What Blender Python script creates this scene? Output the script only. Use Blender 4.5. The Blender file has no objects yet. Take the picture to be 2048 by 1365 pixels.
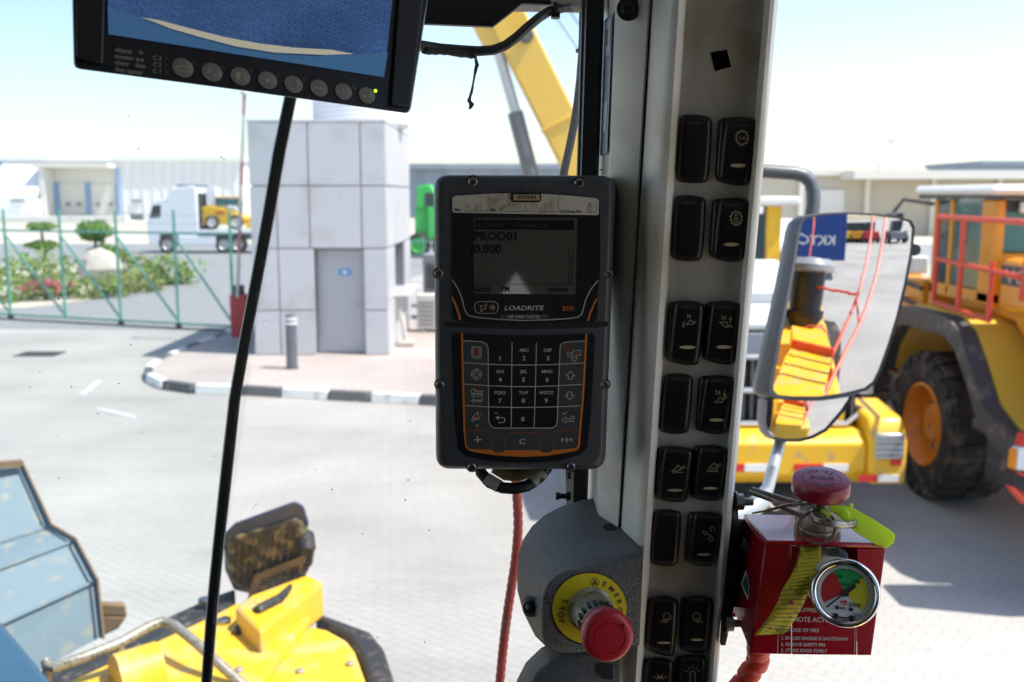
import bpy, bmesh, math, random
from mathutils import Vector, Matrix
R = math.radians
rnd = random.Random(7)
sc = bpy.context.scene
COL = sc.collection

# ------------------------------------------------------------------ camera, sky, sun, exposure
PITCH = R(8.344); F = 1990.9                      # focal length in pixels of the 2048 px photograph (35 mm lens)
EYE = Vector((0, 0, 3.2))
FWD = Vector((0, math.cos(PITCH), -math.sin(PITCH)))
UPV = Vector((0, math.sin(PITCH), math.cos(PITCH)))
RT = Vector((1, 0, 0))
cam = bpy.data.objects.new('camera', bpy.data.cameras.new('camera'))
COL.objects.link(cam); sc.camera = cam
cam.location = EYE; cam.rotation_euler = (R(90) - PITCH, 0, 0)
cam.data.lens = 35; cam.data.sensor_width = 36
cam.data.clip_start = 0.05; cam.data.clip_end = 3000
cam.data.dof.use_dof = True; cam.data.dof.focus_distance = 0.80; cam.data.dof.aperture_fstop = 10.0

SUN_DIR = Vector((0.47, -0.12, 0.87)).normalized()    # towards the sun
world = bpy.data.worlds.new('World'); sc.world = world; world.use_nodes = True
wn = world.node_tree.nodes; wl = world.node_tree.links
sky = wn.new('ShaderNodeTexSky'); sky.sky_type = 'NISHITA'; sky.sun_disc = False
sky.sun_elevation = math.asin(SUN_DIR.z); sky.sun_rotation = math.atan2(SUN_DIR.x, SUN_DIR.y)
sky.dust_density = 1.0; sky.air_density = 1.0; sky.ozone_density = 1.0
bgn = wn['Background']; bgn.inputs['Strength'].default_value = 0.125
wl.new(sky.outputs[0], bgn.inputs['Color'])
sun = bpy.data.objects.new('sun', bpy.data.lights.new('sun', 'SUN')); COL.objects.link(sun)
sun.data.energy = 3.4; sun.data.angle = R(0.5); sun.data.color = (1.0, 0.96, 0.90)
sun.rotation_euler = SUN_DIR.to_track_quat('Z', 'Y').to_euler()
sc.view_settings.view_transform = 'Standard'; sc.view_settings.look = 'None'
sc.view_settings.exposure = 1.18; sc.view_settings.gamma = 1.0; sc.view_settings.use_curve_mapping = False
sc.render.engine = 'CYCLES'
sc.cycles.max_bounces = 10; sc.cycles.diffuse_bounces = 5; sc.cycles.transparent_max_bounces = 12
sc.cycles.use_denoising = True; sc.cycles.sample_clamp_indirect = 8.0

SCREEN = 0.5                                      # brightness of the lit monitor screen
# ------------------------------------------------------------------ places: a photograph point at a chosen real distance
def ray(px, py): return FWD + RT * ((px - 1024) / F) + UPV * ((682.5 - py) / F)
def V(px, py, d): return EYE + ray(px, py) * d
def G(px, py, z=0.0):
    r = ray(px, py); return EYE + r * ((z - EYE.z) / r.z)
def AY(px, py, y):
    r = ray(px, py); return EYE + r * (y / r.y)

class Plane:
    def __init__(s, p, n):
        s.p = p; s.n = n.normalized()
        if s.n.dot(EYE - p) < 0: s.n = -s.n
    @staticmethod
    def tri(a, b, c): return Plane(a, (b - a).cross(c - a))
    def P(s, px, py, lift=0.0):
        r = ray(px, py); q = s.p + s.n * lift
        return EYE + r * ((q - EYE).dot(s.n) / r.dot(s.n))

_gl = {}
def glyphs(body):
    if body not in _gl:
        cu = bpy.data.curves.new('t', 'FONT'); cu.body = body; cu.size = 1.0; cu.resolution_u = 2; cu.offset = 0.022
        ob = bpy.data.objects.new('t', cu)
        me = ob.to_mesh()
        k = 1 / 0.72
        _gl[body] = ([(v.co.x * k, v.co.y * k) for v in me.vertices], [tuple(p.vertices) for p in me.polygons])
        ob.to_mesh_clear(); bpy.data.objects.remove(ob); bpy.data.curves.remove(cu)
    return _gl[body]

class MB:
    def __init__(s): s.v = []; s.f = []; s.m = []; s.mi = 0
    def add(s, vs, fs):
        o = len(s.v); s.v += [Vector(q) for q in vs]
        for f in fs: s.f.append([i + o for i in f]); s.m.append(s.mi)
        return s
    def poly(s, pts): return s.add(pts, [list(range(len(pts)))])
    def box(s, lo, hi):
        x0, y0, z0 = lo; x1, y1, z1 = hi
        return s.add([(x0,y0,z0),(x1,y0,z0),(x1,y1,z0),(x0,y1,z0),(x0,y0,z1),(x1,y0,z1),(x1,y1,z1),(x0,y1,z1)],
                     [(3,2,1,0),(4,5,6,7),(0,1,5,4),(1,2,6,5),(2,3,7,6),(3,0,4,7)])
    def hexa(s, a, b):            # two quads, same winding
        return s.add(list(a) + list(b), [(3,2,1,0),(4,5,6,7),(0,1,5,4),(1,2,6,5),(2,3,7,6),(3,0,4,7)])
    def obox(s, c, ax, ay, az):
        c = Vector(c)
        return s.hexa([c-ax-ay-az, c+ax-ay-az, c+ax+ay-az, c-ax+ay-az], [c-ax-ay+az, c+ax-ay+az, c+ax+ay+az, c-ax+ay+az])
    def bar(s, a, b, w, h=None, up=Vector((0,0,1))):
        a = Vector(a); b = Vector(b); h = h or w; d = b - a; x = d.cross(up)
        if x.length < 1e-6: x = d.cross(Vector((1,0,0)))
        x.normalize(); z = x.cross(d).normalized()
        return s.obox((a+b)/2, d/2, x*w/2, z*h/2)
    def prism(s, pts, vec):
        n = len(pts); vec = Vector(vec); pts = [Vector(p) for p in pts]
        return s.add(pts + [p + vec for p in pts], [list(range(n))[::-1], list(range(n, 2*n))] + [(i, (i+1) % n, n+(i+1) % n, n+i) for i in range(n)])
    def loft(s, rings, cap0=True, cap1=True, closed=True):
        n = len(rings[0]); vs = [p for r in rings for p in r]; fs = []
        for k in range(len(rings)-1):
            for i in range(n if closed else n-1):
                j = (i+1) % n
                fs.append((k*n+i, k*n+j, (k+1)*n+j, (k+1)*n+i))
        if cap0: fs.append(list(range(n))[::-1])
        if cap1: fs.append([(len(rings)-1)*n+i for i in range(n)])
        return s.add(vs, fs)
    def tube(s, pts, r, n=10, caps=True):
        pts = [Vector(p) for p in pts]; rs = r if isinstance(r, (list, tuple)) else [r]*len(pts)
        t0 = (pts[1]-pts[0]).normalized()
        x = t0.cross(Vector((0,0,1)))
        if x.length < 1e-3: x = t0.cross(Vector((1,0,0)))
        x.normalize(); rings = []
        for i, p in enumerate(pts):
            a = pts[max(i-1,0)]; b = pts[min(i+1,len(pts)-1)]; t = (b-a).normalized()
            x = (x - t*x.dot(t)).normalized(); y = t.cross(x)
            rings.append([p + (x*math.cos(2*math.pi*k/n) + y*math.sin(2*math.pi*k/n))*rs[i] for k in range(n)])
        return s.loft(rings, caps, caps)
    def lathe(s, c, axis, prof, n=28, caps=True):
        c = Vector(c); a = Vector(axis).normalized(); x = a.cross(Vector((0,0,1)))
        if x.length < 1e-3: x = a.cross(Vector((1,0,0)))
        x.normalize(); y = a.cross(x)
        return s.loft([[c + a*h + (x*math.cos(2*math.pi*k/n) + y*math.sin(2*math.pi*k/n))*max(r,1e-5) for k in range(n)] for h, r in prof], caps, caps)
    def ball(s, c, rx, ry, rz, n=12):
        c = Vector(c)
        return s.loft([[c + Vector((rx*math.sin(t)*math.cos(2*math.pi*k/n), ry*math.sin(t)*math.sin(2*math.pi*k/n), -rz*math.cos(t))) for k in range(n)]
                       for t in [max(0.02, min(3.12, math.pi*i/8)) for i in range(9)]])
    # flat print laid on a plane, traced at photograph points
    def pp(s, pl, pts, lift): return s.poly([pl.P(x, y, lift) for x, y in pts])
    def slab(s, pl, pts, l0, l1):
        return s.loft([[pl.P(x, y, l0) for x, y in pts], [pl.P(x, y, l1) for x, y in pts]])
    def disc(s, pl, cx, cy, rx, ry, lift, n=24, a0=0, a1=360, r0=0.0):
        ang = [R(a0 + (a1-a0)*i/n) for i in range(n+1)]
        o = [(cx+rx*math.cos(a), cy-ry*math.sin(a)) for a in ang]
        if r0 > 0:
            q = [(cx+rx*r0*math.cos(a), cy-ry*r0*math.sin(a)) for a in ang]
            for i in range(n): s.pp(pl, [o[i], o[i+1], q[i+1], q[i]], lift)
            return s
        if a1 - a0 < 360: o.append((cx, cy))
        else: o = o[:-1]
        return s.pp(pl, o, lift)
    def stroke(s, pl, pts, w, lift, closed=False):
        pts = [Vector(p) for p in pts]; n = len(pts); L = []; Rr = []
        for i in range(n):
            a = pts[(i-1) % n] if (closed or i > 0) else pts[i]
            b = pts[(i+1) % n] if (closed or i < n-1) else pts[i]
            d1 = (pts[i]-a); d2 = (b-pts[i])
            d1 = d1.normalized() if d1.length else d2.normalized(); d2 = d2.normalized() if d2.length else d1
            t = d1 + d2
            t = t.normalized() if t.length > 1e-6 else d1
            nn = Vector((-t.y, t.x)); k = 1/max(0.45, nn.dot(Vector((-d2.y, d2.x))))
            L.append(pts[i]+nn*w/2*k); Rr.append(pts[i]-nn*w/2*k)
        for i in range(n if closed else n-1):
            j = (i+1) % n
            s.pp(pl, [L[i], L[j], Rr[j], Rr[i]], lift)
        return s
    def text(s, pl, body, px, py, h, lift, align='l', sx=1.0, rot=0.0, shear=0.0):
        vs, fs = glyphs(body)
        if not vs: return s
        xs = [v[0] for v in vs]; x0, x1 = min(xs), max(xs)
        off = {'l': x0, 'c': (x0+x1)/2, 'r': x1}[align]
        c, sn = math.cos(R(rot)), math.sin(R(rot)); out = []
        for x, y in vs:
            dx = ((x-off)*sx + shear*y)*h; dy = -y*h
            out.append(pl.P(px + dx*c - dy*sn, py + dx*sn + dy*c, lift))
        return s.add(out, fs)
    def build(s, name, mats, parent=None, smooth=40, bevel=0.0, seg=2, kind=None):
        me = bpy.data.meshes.new(name); me.from_pydata(s.v, [], s.f)
        if not isinstance(mats, (list, tuple)): mats = [mats]
        for m in mats: me.materials.append(m)
        if len(mats) > 1: me.polygons.foreach_set('material_index', s.m)
        bm = bmesh.new(); bm.from_mesh(me); bmesh.ops.recalc_face_normals(bm, faces=bm.faces); bm.to_mesh(me); bm.free()
        if smooth:
            me.polygons.foreach_set('use_smooth', [True]*len(me.polygons)); me.set_sharp_from_angle(angle=R(smooth))
        o = bpy.data.objects.new(name, me); COL.objects.link(o)
        if bevel:
            b = o.modifiers.new('bevel', 'BEVEL'); b.width = bevel; b.segments = seg; b.limit_method = 'ANGLE'; b.angle_limit = R(40); b.harden_normals = False
        if parent is not None:
            o.parent = parent
            if parent.data is None: o.matrix_parent_inverse = Matrix.Translation(-Vector(parent.location))
        if kind: o['kind'] = kind
        return o

def thing(name, label, cat, loc=(0,0,0), group=None):
    o = bpy.data.objects.new(name, None); COL.objects.link(o); o.location = loc; o.empty_display_size = 0.1
    o['label'] = label; o['category'] = cat
    if group: o['group'] = group
    return o
def tag(o, label, cat, group=None):
    o['label'] = label; o['category'] = cat
    if group: o['group'] = group
    return o
def clone(o, delta, parent=None):
    c = o.copy(); COL.objects.link(c)
    if parent is None: c.location = Vector(o.location) + Vector(delta)
    else: c.parent = parent
    for ch in [x for x in bpy.data.objects if x.parent == o]: clone(ch, (0,0,0), c)
    return c

# ------------------------------------------------------------------ materials
def mat(name, col, rough=0.5, metal=0.0, var=0.12, vs=6.0, bump=0.0, bs=60.0, dirt=None, coat=0.0, spec=0.5, emit=0.0, trans=0.0, sss=0.0):
    m = bpy.data.materials.new(name); m.use_nodes = True; nt = m.node_tree; N = nt.nodes; L = nt.links
    b = N['Principled BSDF']; b.inputs['Roughness'].default_value = rough; b.inputs['Metallic'].default_value = metal
    b.inputs['Specular IOR Level'].default_value = spec; b.inputs['Coat Weight'].default_value = coat
    b.inputs['Base Color'].default_value = (*col, 1)
    tc = N.new('ShaderNodeTexCoord')
    def noise(scale, det=5):
        n = N.new('ShaderNodeTexNoise'); n.inputs['Scale'].default_value = scale; n.inputs['Detail'].default_value = det
        L.new(tc.outputs['Object'], n.inputs['Vector']); return n
    src = None
    if var:
        n = noise(vs); mx = N.new('ShaderNodeMix'); mx.data_type = 'RGBA'
        mx.inputs[6].default_value = (*[c*(1-var) for c in col], 1); mx.inputs[7].default_value = (*[min(1, c*(1+var)) for c in col], 1)
        L.new(n.outputs['Fac'], mx.inputs[0]); src = mx.outputs[2]
        rr = N.new('ShaderNodeMapRange'); rr.inputs['To Min'].default_value = max(0, rough-0.1); rr.inputs['To Max'].default_value = min(1, rough+0.12)
        n2 = noise(vs*3.7); L.new(n2.outputs['Fac'], rr.inputs['Value']); L.new(rr.outputs[0], b.inputs['Roughness'])
    if dirt:
        dcol, amt, ds = dirt
        n = noise(ds, 8); cr = N.new('ShaderNodeValToRGB'); cr.color_ramp.elements[0].position = 0.62-amt*0.35; cr.color_ramp.elements[1].position = 0.78-amt*0.2
        L.new(n.outputs['Fac'], cr.inputs[0])
        mx = N.new('ShaderNodeMix'); mx.data_type = 'RGBA'; mx.inputs[7].default_value = (*dcol, 1)
        if src: L.new(src, mx.inputs[6])
        else: mx.inputs[6].default_value = (*col, 1)
        L.new(cr.outputs[0], mx.inputs[0]); src = mx.outputs[2]
    if src: L.new(src, b.inputs['Base Color'])
    if bump:
        n = noise(bs, 6); bp = N.new('ShaderNodeBump'); bp.inputs['Strength'].default_value = bump; bp.inputs['Distance'].default_value = 0.02 if bs < 40 else 0.001
        L.new(n.outputs['Fac'], bp.inputs['Height']); L.new(bp.outputs[0], b.inputs['Normal'])
    if emit:
        b.inputs['Emission Color'].default_value = (*col, 1); b.inputs['Emission Strength'].default_value = emit
    if trans:                                        # thin sheet that lets light through
        t = N.new('ShaderNodeBsdfTranslucent'); t.inputs['Color'].default_value = (*col, 1)
        ms = N.new('ShaderNodeMixShader'); ms.inputs[0].default_value = trans
        L.new(b.outputs[0], ms.inputs[1]); L.new(t.outputs[0], ms.inputs[2]); L.new(ms.outputs[0], N['Material Output'].inputs['Surface'])
    return m

def glass(name, tint, dust=0.05, dscale=9.0, dmax=0.10, f0=.05):
    m = bpy.data.materials.new(name); m.use_nodes = True; nt = m.node_tree; N = nt.nodes; L = nt.links
    N.remove(N['Principled BSDF']); out = N['Material Output']
    tr = N.new('ShaderNodeBsdfTransparent'); tr.inputs[0].default_value = (*tint, 1)
    gl = N.new('ShaderNodeBsdfGlossy'); gl.inputs['Roughness'].default_value = 0.02
    lw = N.new('ShaderNodeLayerWeight'); lw.inputs['Blend'].default_value = .5
    pw = N.new('ShaderNodeMath'); pw.operation = 'POWER'; pw.inputs[1].default_value = 5; L.new(lw.outputs['Facing'], pw.inputs[0])
    fr = N.new('ShaderNodeMath'); fr.operation = 'MULTIPLY_ADD'; fr.inputs[1].default_value = .9; fr.inputs[2].default_value = f0; L.new(pw.outputs[0], fr.inputs[0])
    m1 = N.new('ShaderNodeMixShader'); L.new(fr.outputs[0], m1.inputs[0]); L.new(tr.outputs[0], m1.inputs[1]); L.new(gl.outputs[0], m1.inputs[2])
    df = N.new('ShaderNodeBsdfDiffuse'); df.inputs[0].default_value = (.62, .60, .56, 1)
    tl = N.new('ShaderNodeBsdfTranslucent'); tl.inputs[0].default_value = (.62, .60, .56, 1)
    ad = N.new('ShaderNodeMixShader'); ad.inputs[0].default_value = 0.6; L.new(df.outputs[0], ad.inputs[1]); L.new(tl.outputs[0], ad.inputs[2])
    tc = N.new('ShaderNodeTexCoord'); n = N.new('ShaderNodeTexNoise'); n.inputs['Scale'].default_value = dscale; n.inputs['Detail'].default_value = 9; n.inputs['Roughness'].default_value = .65
    L.new(tc.outputs['Object'], n.inputs['Vector'])
    mr = N.new('ShaderNodeMapRange'); mr.inputs['From Min'].default_value = .3; mr.inputs['From Max'].default_value = .75; mr.inputs['To Min'].default_value = dust; mr.inputs['To Max'].default_value = dmax
    L.new(n.outputs['Fac'], mr.inputs['Value'])
    m2 = N.new('ShaderNodeMixShader'); L.new(mr.outputs[0], m2.inputs[0]); L.new(m1.outputs[0], m2.inputs[1]); L.new(ad.outputs[0], m2.inputs[2])
    L.new(m2.outputs[0], out.inputs['Surface'])
    return m

RUST = (.20, .10, .05); SAND = (.42, .36, .27)
M = dict(
  pillar=mat('pillar_paint', (.80,.785,.71), .34, var=.05, vs=5, bump=.02, bs=900, dirt=((.50,.43,.28), .22, 9)),
  panel=mat('pillar_paint_shaded', (.45,.44,.39), .45, var=.07, vs=14, bump=.02, bs=900, dirt=((.32,.28,.2), .28, 22)),  # same paint as the pillar, darkened to stand in for shade
  void=mat('hole_shade_black', (.003,.003,.003), 1, var=0, spec=0),
  groove=mat('dark_groove', (.03,.03,.03), .6),
  black=mat('black_plastic', (.014,.014,.016), .38, var=.15, vs=40, bump=.03, bs=1500),
  blackm=mat('black_matt', (.010,.010,.011), .6, var=.2, vs=20),
  rubber=mat('black_rubber', (.022,.022,.023), .62, var=.2, vs=30, bump=.05, bs=600, dirt=((.16,.13,.09), .2, 40)),
  switch=mat('switch_black', (.009,.009,.011), .34, var=0),
  blank=mat('blank_plate_black', (.012,.012,.014), .34, var=0),
  icon=mat('printed_symbol', (.40,.36,.22), .6, var=.15, vs=300),
  lens=mat('indicator_lens', (.50,.44,.28), .4, var=.08, vs=80),
  charcoal=mat('charcoal_housing', (.060,.066,.074), .42, var=.1, vs=25, bump=.05, bs=2200, dirt=((.10,.09,.08), .15, 60)),
  face=mat('black_faceplate', (.012,.013,.016), .30, var=.12, vs=30),
  greykey=mat('grey_key_zone', (.058,.064,.066), .40, var=.15, vs=40, dirt=((.06,.045,.03), .2, 45)),
  print=mat('pale_print', (.52,.49,.40), .55, var=.08, vs=120),
  orange=mat('orange_print', (.62,.17,.02), .5, var=.12, vs=80),
  redprint=mat('red_orange_print', (.42,.08,.02), .5, var=.1, vs=80),
  labelw=mat('label_plate', (.62,.58,.48), .5, var=.08, vs=60, dirt=((.38,.31,.2), .25, 70)),
  labeltan=mat('tan_number_plate', (.46,.36,.19), .5, var=.08, vs=90),
  ink=mat('black_ink', (.02,.02,.02), .6, var=0),
  pencil=mat('pencil_scratch', (.20,.15,.09), .6, var=.2, vs=200),
  lcd=mat('liquid_crystal_screen', (.085,.090,.072), .035, var=0, spec=1.0, coat=.6),
  lcdink=mat('screen_segments', (.010,.010,.008), .25, var=0),
  lcdbar=mat('screen_dim_segments', (.038,.040,.032), .2, var=0),
  steel=mat('screw_steel', (.35,.34,.32), .34, metal=1, var=.2, vs=80),
  chrome=mat('polished_chrome', (.72,.72,.72), .10, metal=1, var=.03, vs=30),
  zinc=mat('stained_zinc', (.40,.37,.30), .5, metal=.55, var=.3, vs=90, bump=.1, bs=900, dirt=((.12,.09,.05), .35, 120)),
  wire=mat('steel_wire', (.36,.33,.29), .36, metal=1, var=.2, vs=150, dirt=((.15,.08,.04), .2, 150)),
  rustwire=mat('rusty_wire', (.10,.045,.03), .7, var=.2, vs=200),
  softgrey=mat('grained_grey_plastic', (.33,.325,.305), .55, var=.08, vs=14),
  yellowdisc=mat('emergency_yellow', (.72,.56,.012), .42, var=.06, vs=30),
  redbtn=mat('red_button', (.46,.014,.022), .36, var=.08, vs=30),
  redbox=mat('red_gloss_paint', (.30,.005,.012), .20, var=.06, vs=12, coat=.3, bump=.06, bs=320),
  maroon=mat('maroon_knob', (.22,.012,.028), .26, var=.08, vs=30),
  redhose=mat('red_spiral_hose', (.62,.045,.018), .42, var=.15, vs=25, dirt=((.3,.12,.09), .25, 18)),
  gaugebody=mat('gauge_body_grey', (.50,.48,.40), .4, var=.2, vs=60, dirt=((.14,.12,.08), .25, 90)),
  white=mat('white_print', (.74,.74,.70), .5, var=.04, vs=60),
  dialw=mat('dial_white', (.78,.78,.74), .45, var=0), dialr=mat('dial_red', (.55,.02,.02), .5, var=0), dialg=mat('dial_green', (.02,.36,.09), .5, var=0), dialy=mat('dial_yellow', (.70,.62,.02), .5, var=0),
  tagy=mat('yellow_paper_tag', (.62,.56,.03), .6, var=.1, vs=40, trans=.25),
  tagg=mat('lime_plastic_tag', (.74,.90,.08), .4, var=.03, vs=40, trans=.6, dirt=((.25,.3,.05), .05, 150)),
  sticker=mat('dusty_sticker', (.36,.40,.50), .5, var=.15, vs=40), stickerw=mat('sticker_text_block', (.62,.66,.72), .5, var=.1, vs=150),
  olive=mat('olive_tape', (.20,.17,.05), .5, var=.2, vs=60), tapeg=mat('grey_tape', (.36,.35,.30), .5, var=.1, vs=60),
  yellow=mat('machine_yellow', (.78,.44,.012), .38, var=.05, vs=3, coat=.1, dirt=((.40,.30,.16), .12, 7)),
  ownyellow=mat('own_machine_yellow', (.78,.46,.016), .45, var=.08, vs=5, bump=.05, bs=300, dirt=((.56,.42,.17), .40, 9)),
  orangey=mat('loader_orange_yellow', (.72,.28,.012), .38, var=.06, vs=2, coat=.1, dirt=((.40,.28,.14), .15, 5)),
  crane=mat('crane_yellow', (.74,.46,.05), .42, var=.05, vs=1.5),
  darkgrey=mat('dark_grey_machine', (.050,.052,.055), .55, var=.2, vs=4, dirt=((.20,.17,.13), .2, 6)),
  tyre=mat('tyre_rubber', (.028,.027,.026), .72, var=.25, vs=5, bump=.2, bs=30, dirt=((.15,.12,.09), .35, 5)),
  rim=mat('orange_rim', (.74,.23,.006), .42, var=.08, vs=5, dirt=((.3,.18,.08), .15, 14)),
  redrail=mat('red_handrail', (.66,.07,.03), .40, var=.08, vs=10),
  silver=mat('silver_pipe', (.50,.50,.50), .35, metal=.7, var=.08, vs=8),
  greypipe=mat('grey_painted_pipe', (.10,.105,.115), .42, var=.12, vs=14),
  bluegrey=mat('blue_grey_bucket', (.19,.255,.285), .6, var=.22, vs=2.5, spec=.25, dirt=((.36,.33,.25), .22, 14)),
  navy=mat('navy_arm_paint', (.03,.09,.15), .45, var=.1, vs=6),
  rust=mat('rusty_wear_edge', (.24,.15,.075), .7, var=.3, vs=14, bump=.2, bs=60),
  lampback=mat('dirty_lamp_housing', (.060,.054,.046), .6, var=.4, vs=30, bump=.3, bs=300, dirt=((.40,.30,.14), .38, 30)),
  lampblue=mat('blue_black_lamp_shell', (.045,.060,.12), .38, var=.2, vs=20),
  gatepaint=mat('green_gate_paint', (.14,.38,.29), .5, var=.15, vs=4),
  booth=mat('grey_composite_panel', (.52,.525,.545), .38, var=.05, vs=1.3, dirt=((.43,.42,.41), .18, 1.6)), boothcore=mat('panel_joint_grey', (.20,.20,.22), .7),
  boothdoor=mat('grey_door_paint', (.42,.43,.46), .45, var=.04, vs=3),
  whitew=mat('white_cladding', (.80,.80,.80), .6, var=.03, vs=.3), offw=mat('off_white_render', (.68,.67,.63), .7, var=.05, vs=.3),
  beige=mat('beige_cladding', (.50,.46,.38), .7, var=.05, vs=.2), fascia=mat('cream_fascia', (.70,.67,.60), .6, var=.03, vs=.3),
  bluew=mat('blue_grey_roof_sheet', (.22,.27,.34), .5, var=.05, vs=.3), bluejamb=mat('dock_blue', (.20,.34,.55), .5, var=.05),
  darkglass=mat('dark_vehicle_glass', (.03,.05,.06), .08, var=0), teal=mat('teal_cab_glass', (.06,.19,.18), .07, var=.3, vs=.8),
  truckw=mat('truck_white', (.74,.76,.78), .3, var=.03, vs=2), truckg=mat('truck_grey', (.20,.22,.25), .5, var=.1),
  green=mat('bright_green_machine', (.05,.48,.09), .45, var=.1, vs=3),
  sand=mat('sandy_ground', (.50,.45,.36), .9, var=.12, vs=1.2), asphalt=mat('grey_asphalt', (.24,.24,.24), .85, var=.12, vs=.8, bump=.1, bs=30),
  kerbw=mat('kerb_white', (.74,.74,.70), .7, var=.08, vs=6, dirt=((.4,.37,.32), .15, 5)), kerbk=mat('kerb_black', (.085,.088,.092), .7, var=.2, vs=6, dirt=((.25,.23,.2), .2, 5)),
  line=mat('road_paint', (.50,.50,.47), .7, var=.12, vs=9), iron=mat('iron_grate', (.05,.05,.05), .7, var=.3, vs=20),
  bollard=mat('bollard_grey', (.10,.11,.13), .5, var=.15, vs=8), barrier=mat('barrier_red', (.50,.035,.045), .45, var=.1, vs=6),
  polered=mat('faded_pole_red', (.52,.24,.21), .5, var=.1, vs=6),
  pole=mat('barrier_pole_white', (.66,.62,.55), .5, var=.05), sign=mat('sign_blue', (.05,.30,.68), .5, var=0),
  tank=mat('white_tank', (.76,.77,.79), .5, var=.03), acw=mat('ac_cream', (.62,.60,.53), .5, var=.05), acg=mat('ac_grey', (.22,.23,.24), .6, var=.2),
  rock=mat('pale_rock', (.48,.44,.38), .85, var=.2, vs=4, bump=.6, bs=4), trunk=mat('trunk_brown', (.13,.09,.06), .85, var=.2, vs=20),
  cont=mat('blue_container', (.02,.07,.28), .5, var=.08, vs=2), smoke=mat('grey_precleaner_lid', (.32,.34,.36), .3, var=.05, vs=20),
  reflr=mat('reflective_red', (.62,.02,.02), .4, var=.05), reflw=mat('reflective_white', (.75,.74,.70), .4, var=.05),
)
def leafmat(name, c):
    m = mat(name, c, .6, var=.35, vs=1.7, trans=.3); return m
LEAF = [leafmat('leaf_mid_green', (.16,.30,.05)), leafmat('leaf_olive', (.26,.28,.10)), leafmat('leaf_deep_green', (.10,.22,.04)), leafmat('petal_pink', (.55,.12,.20)), leafmat('leaf_light', (.28,.36,.12))]
MIR = bpy.data.materials.new('mirror_silver'); MIR.use_nodes = True
_b = MIR.node_tree.nodes['Principled BSDF']; _b.inputs['Metallic'].default_value = 1; _b.inputs['Roughness'].default_value = .015; _b.inputs['Base Color'].default_value = (.72,.72,.73,1)
# grained soft plastic relief
def grain(m):
    N = m.node_tree.nodes; L = m.node_tree.links; tc = N.new('ShaderNodeTexCoord'); mp = N.new('ShaderNodeMapping'); mp.inputs['Scale'].default_value = (1.0, 2.2, 2.2)
    v = N.new('ShaderNodeTexVoronoi'); v.feature = 'DISTANCE_TO_EDGE'; v.inputs['Scale'].default_value = 105
    n = N.new('ShaderNodeTexNoise'); n.inputs['Scale'].default_value = 60
    ad = N.new('ShaderNodeVectorMath'); ad.operation = 'MULTIPLY_ADD'; ad.inputs[1].default_value = (.012,.012,.012)
    L.new(tc.outputs['Object'], mp.inputs[0]); L.new(n.outputs['Color'], ad.inputs[0]); L.new(mp.outputs[0], ad.inputs[2]); L.new(ad.outputs[0], v.inputs['Vector'])
    bp = N.new('ShaderNodeBump'); bp.inputs['Strength'].default_value = 1.0; bp.inputs['Distance'].default_value = .03
    L.new(v.outputs['Distance'], bp.inputs['Height']); L.new(bp.outputs[0], N['Principled BSDF'].inputs['Normal'])
grain(M['softgrey'])
# yard paving: interlocking concrete blocks, worn and dusty
def paving(name, c1, c2, cj, scale):
    m = bpy.data.materials.new(name); m.use_nodes = True; N = m.node_tree.nodes; L = m.node_tree.links; b = N['Principled BSDF']
    tc = N.new('ShaderNodeTexCoord'); mp = N.new('ShaderNodeMapping'); mp.inputs['Rotation'].default_value = (0,0,R(38))
    br = N.new('ShaderNodeTexBrick'); br.inputs['Scale'].default_value = scale; br.inputs['Color1'].default_value = (*c1,1); br.inputs['Color2'].default_value = (*c2,1); br.inputs['Mortar'].default_value = (*cj,1)
    br.inputs['Mortar Size'].default_value = .016; br.inputs['Brick Width'].default_value = .5; br.inputs['Row Height'].default_value = .25
    L.new(tc.outputs['Object'], mp.inputs[0]); L.new(mp.outputs[0], br.inputs['Vector'])
    n = N.new('ShaderNodeTexNoise'); n.inputs['Scale'].default_value = .35; n.inputs['Detail'].default_value = 8; L.new(tc.outputs['Object'], n.inputs['Vector'])
    mr = N.new('ShaderNodeMapRange'); mr.inputs['From Min'].default_value = .3; mr.inputs['From Max'].default_value = .7; mr.inputs['To Min'].default_value = .80; mr.inputs['To Max'].default_value = 1.12
    L.new(n.outputs['Fac'], mr.inputs['Value'])
    n5 = N.new('ShaderNodeTexNoise'); n5.inputs['Scale'].default_value = 1.0; n5.inputs['Detail'].default_value = 10; n5.inputs['Roughness'].default_value = .7   # tyre smears and spills
    mp5 = N.new('ShaderNodeMapping'); mp5.inputs['Rotation'].default_value = (0,0,R(25)); mp5.inputs['Scale'].default_value = (.5,1.5,1); L.new(tc.outputs['Object'], mp5.inputs[0]); L.new(mp5.outputs[0], n5.inputs['Vector'])
    m5 = N.new('ShaderNodeMapRange'); m5.inputs['From Min'].default_value = .50; m5.inputs['From Max'].default_value = .72; m5.inputs['To Min'].default_value = 1.0; m5.inputs['To Max'].default_value = .86; L.new(n5.outputs['Fac'], m5.inputs['Value'])
    mm = N.new('ShaderNodeMath'); mm.operation = 'MULTIPLY'; L.new(mr.outputs[0], mm.inputs[0]); L.new(m5.outputs[0], mm.inputs[1]); mr = mm
    mx = N.new('ShaderNodeVectorMath'); mx.operation = 'SCALE'; L.new(br.outputs['Color'], mx.inputs[0]); L.new(mr.outputs[0], mx.inputs['Scale']); L.new(mx.outputs[0], b.inputs['Base Color'])
    bp = N.new('ShaderNodeBump'); bp.inputs['Strength'].default_value = .2; bp.inputs['Distance'].default_value = .006; L.new(br.outputs['Fac'], bp.inputs['Height']); bp.invert = True
    L.new(bp.outputs[0], b.inputs['Normal']); b.inputs['Roughness'].default_value = .85
    return m
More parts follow.
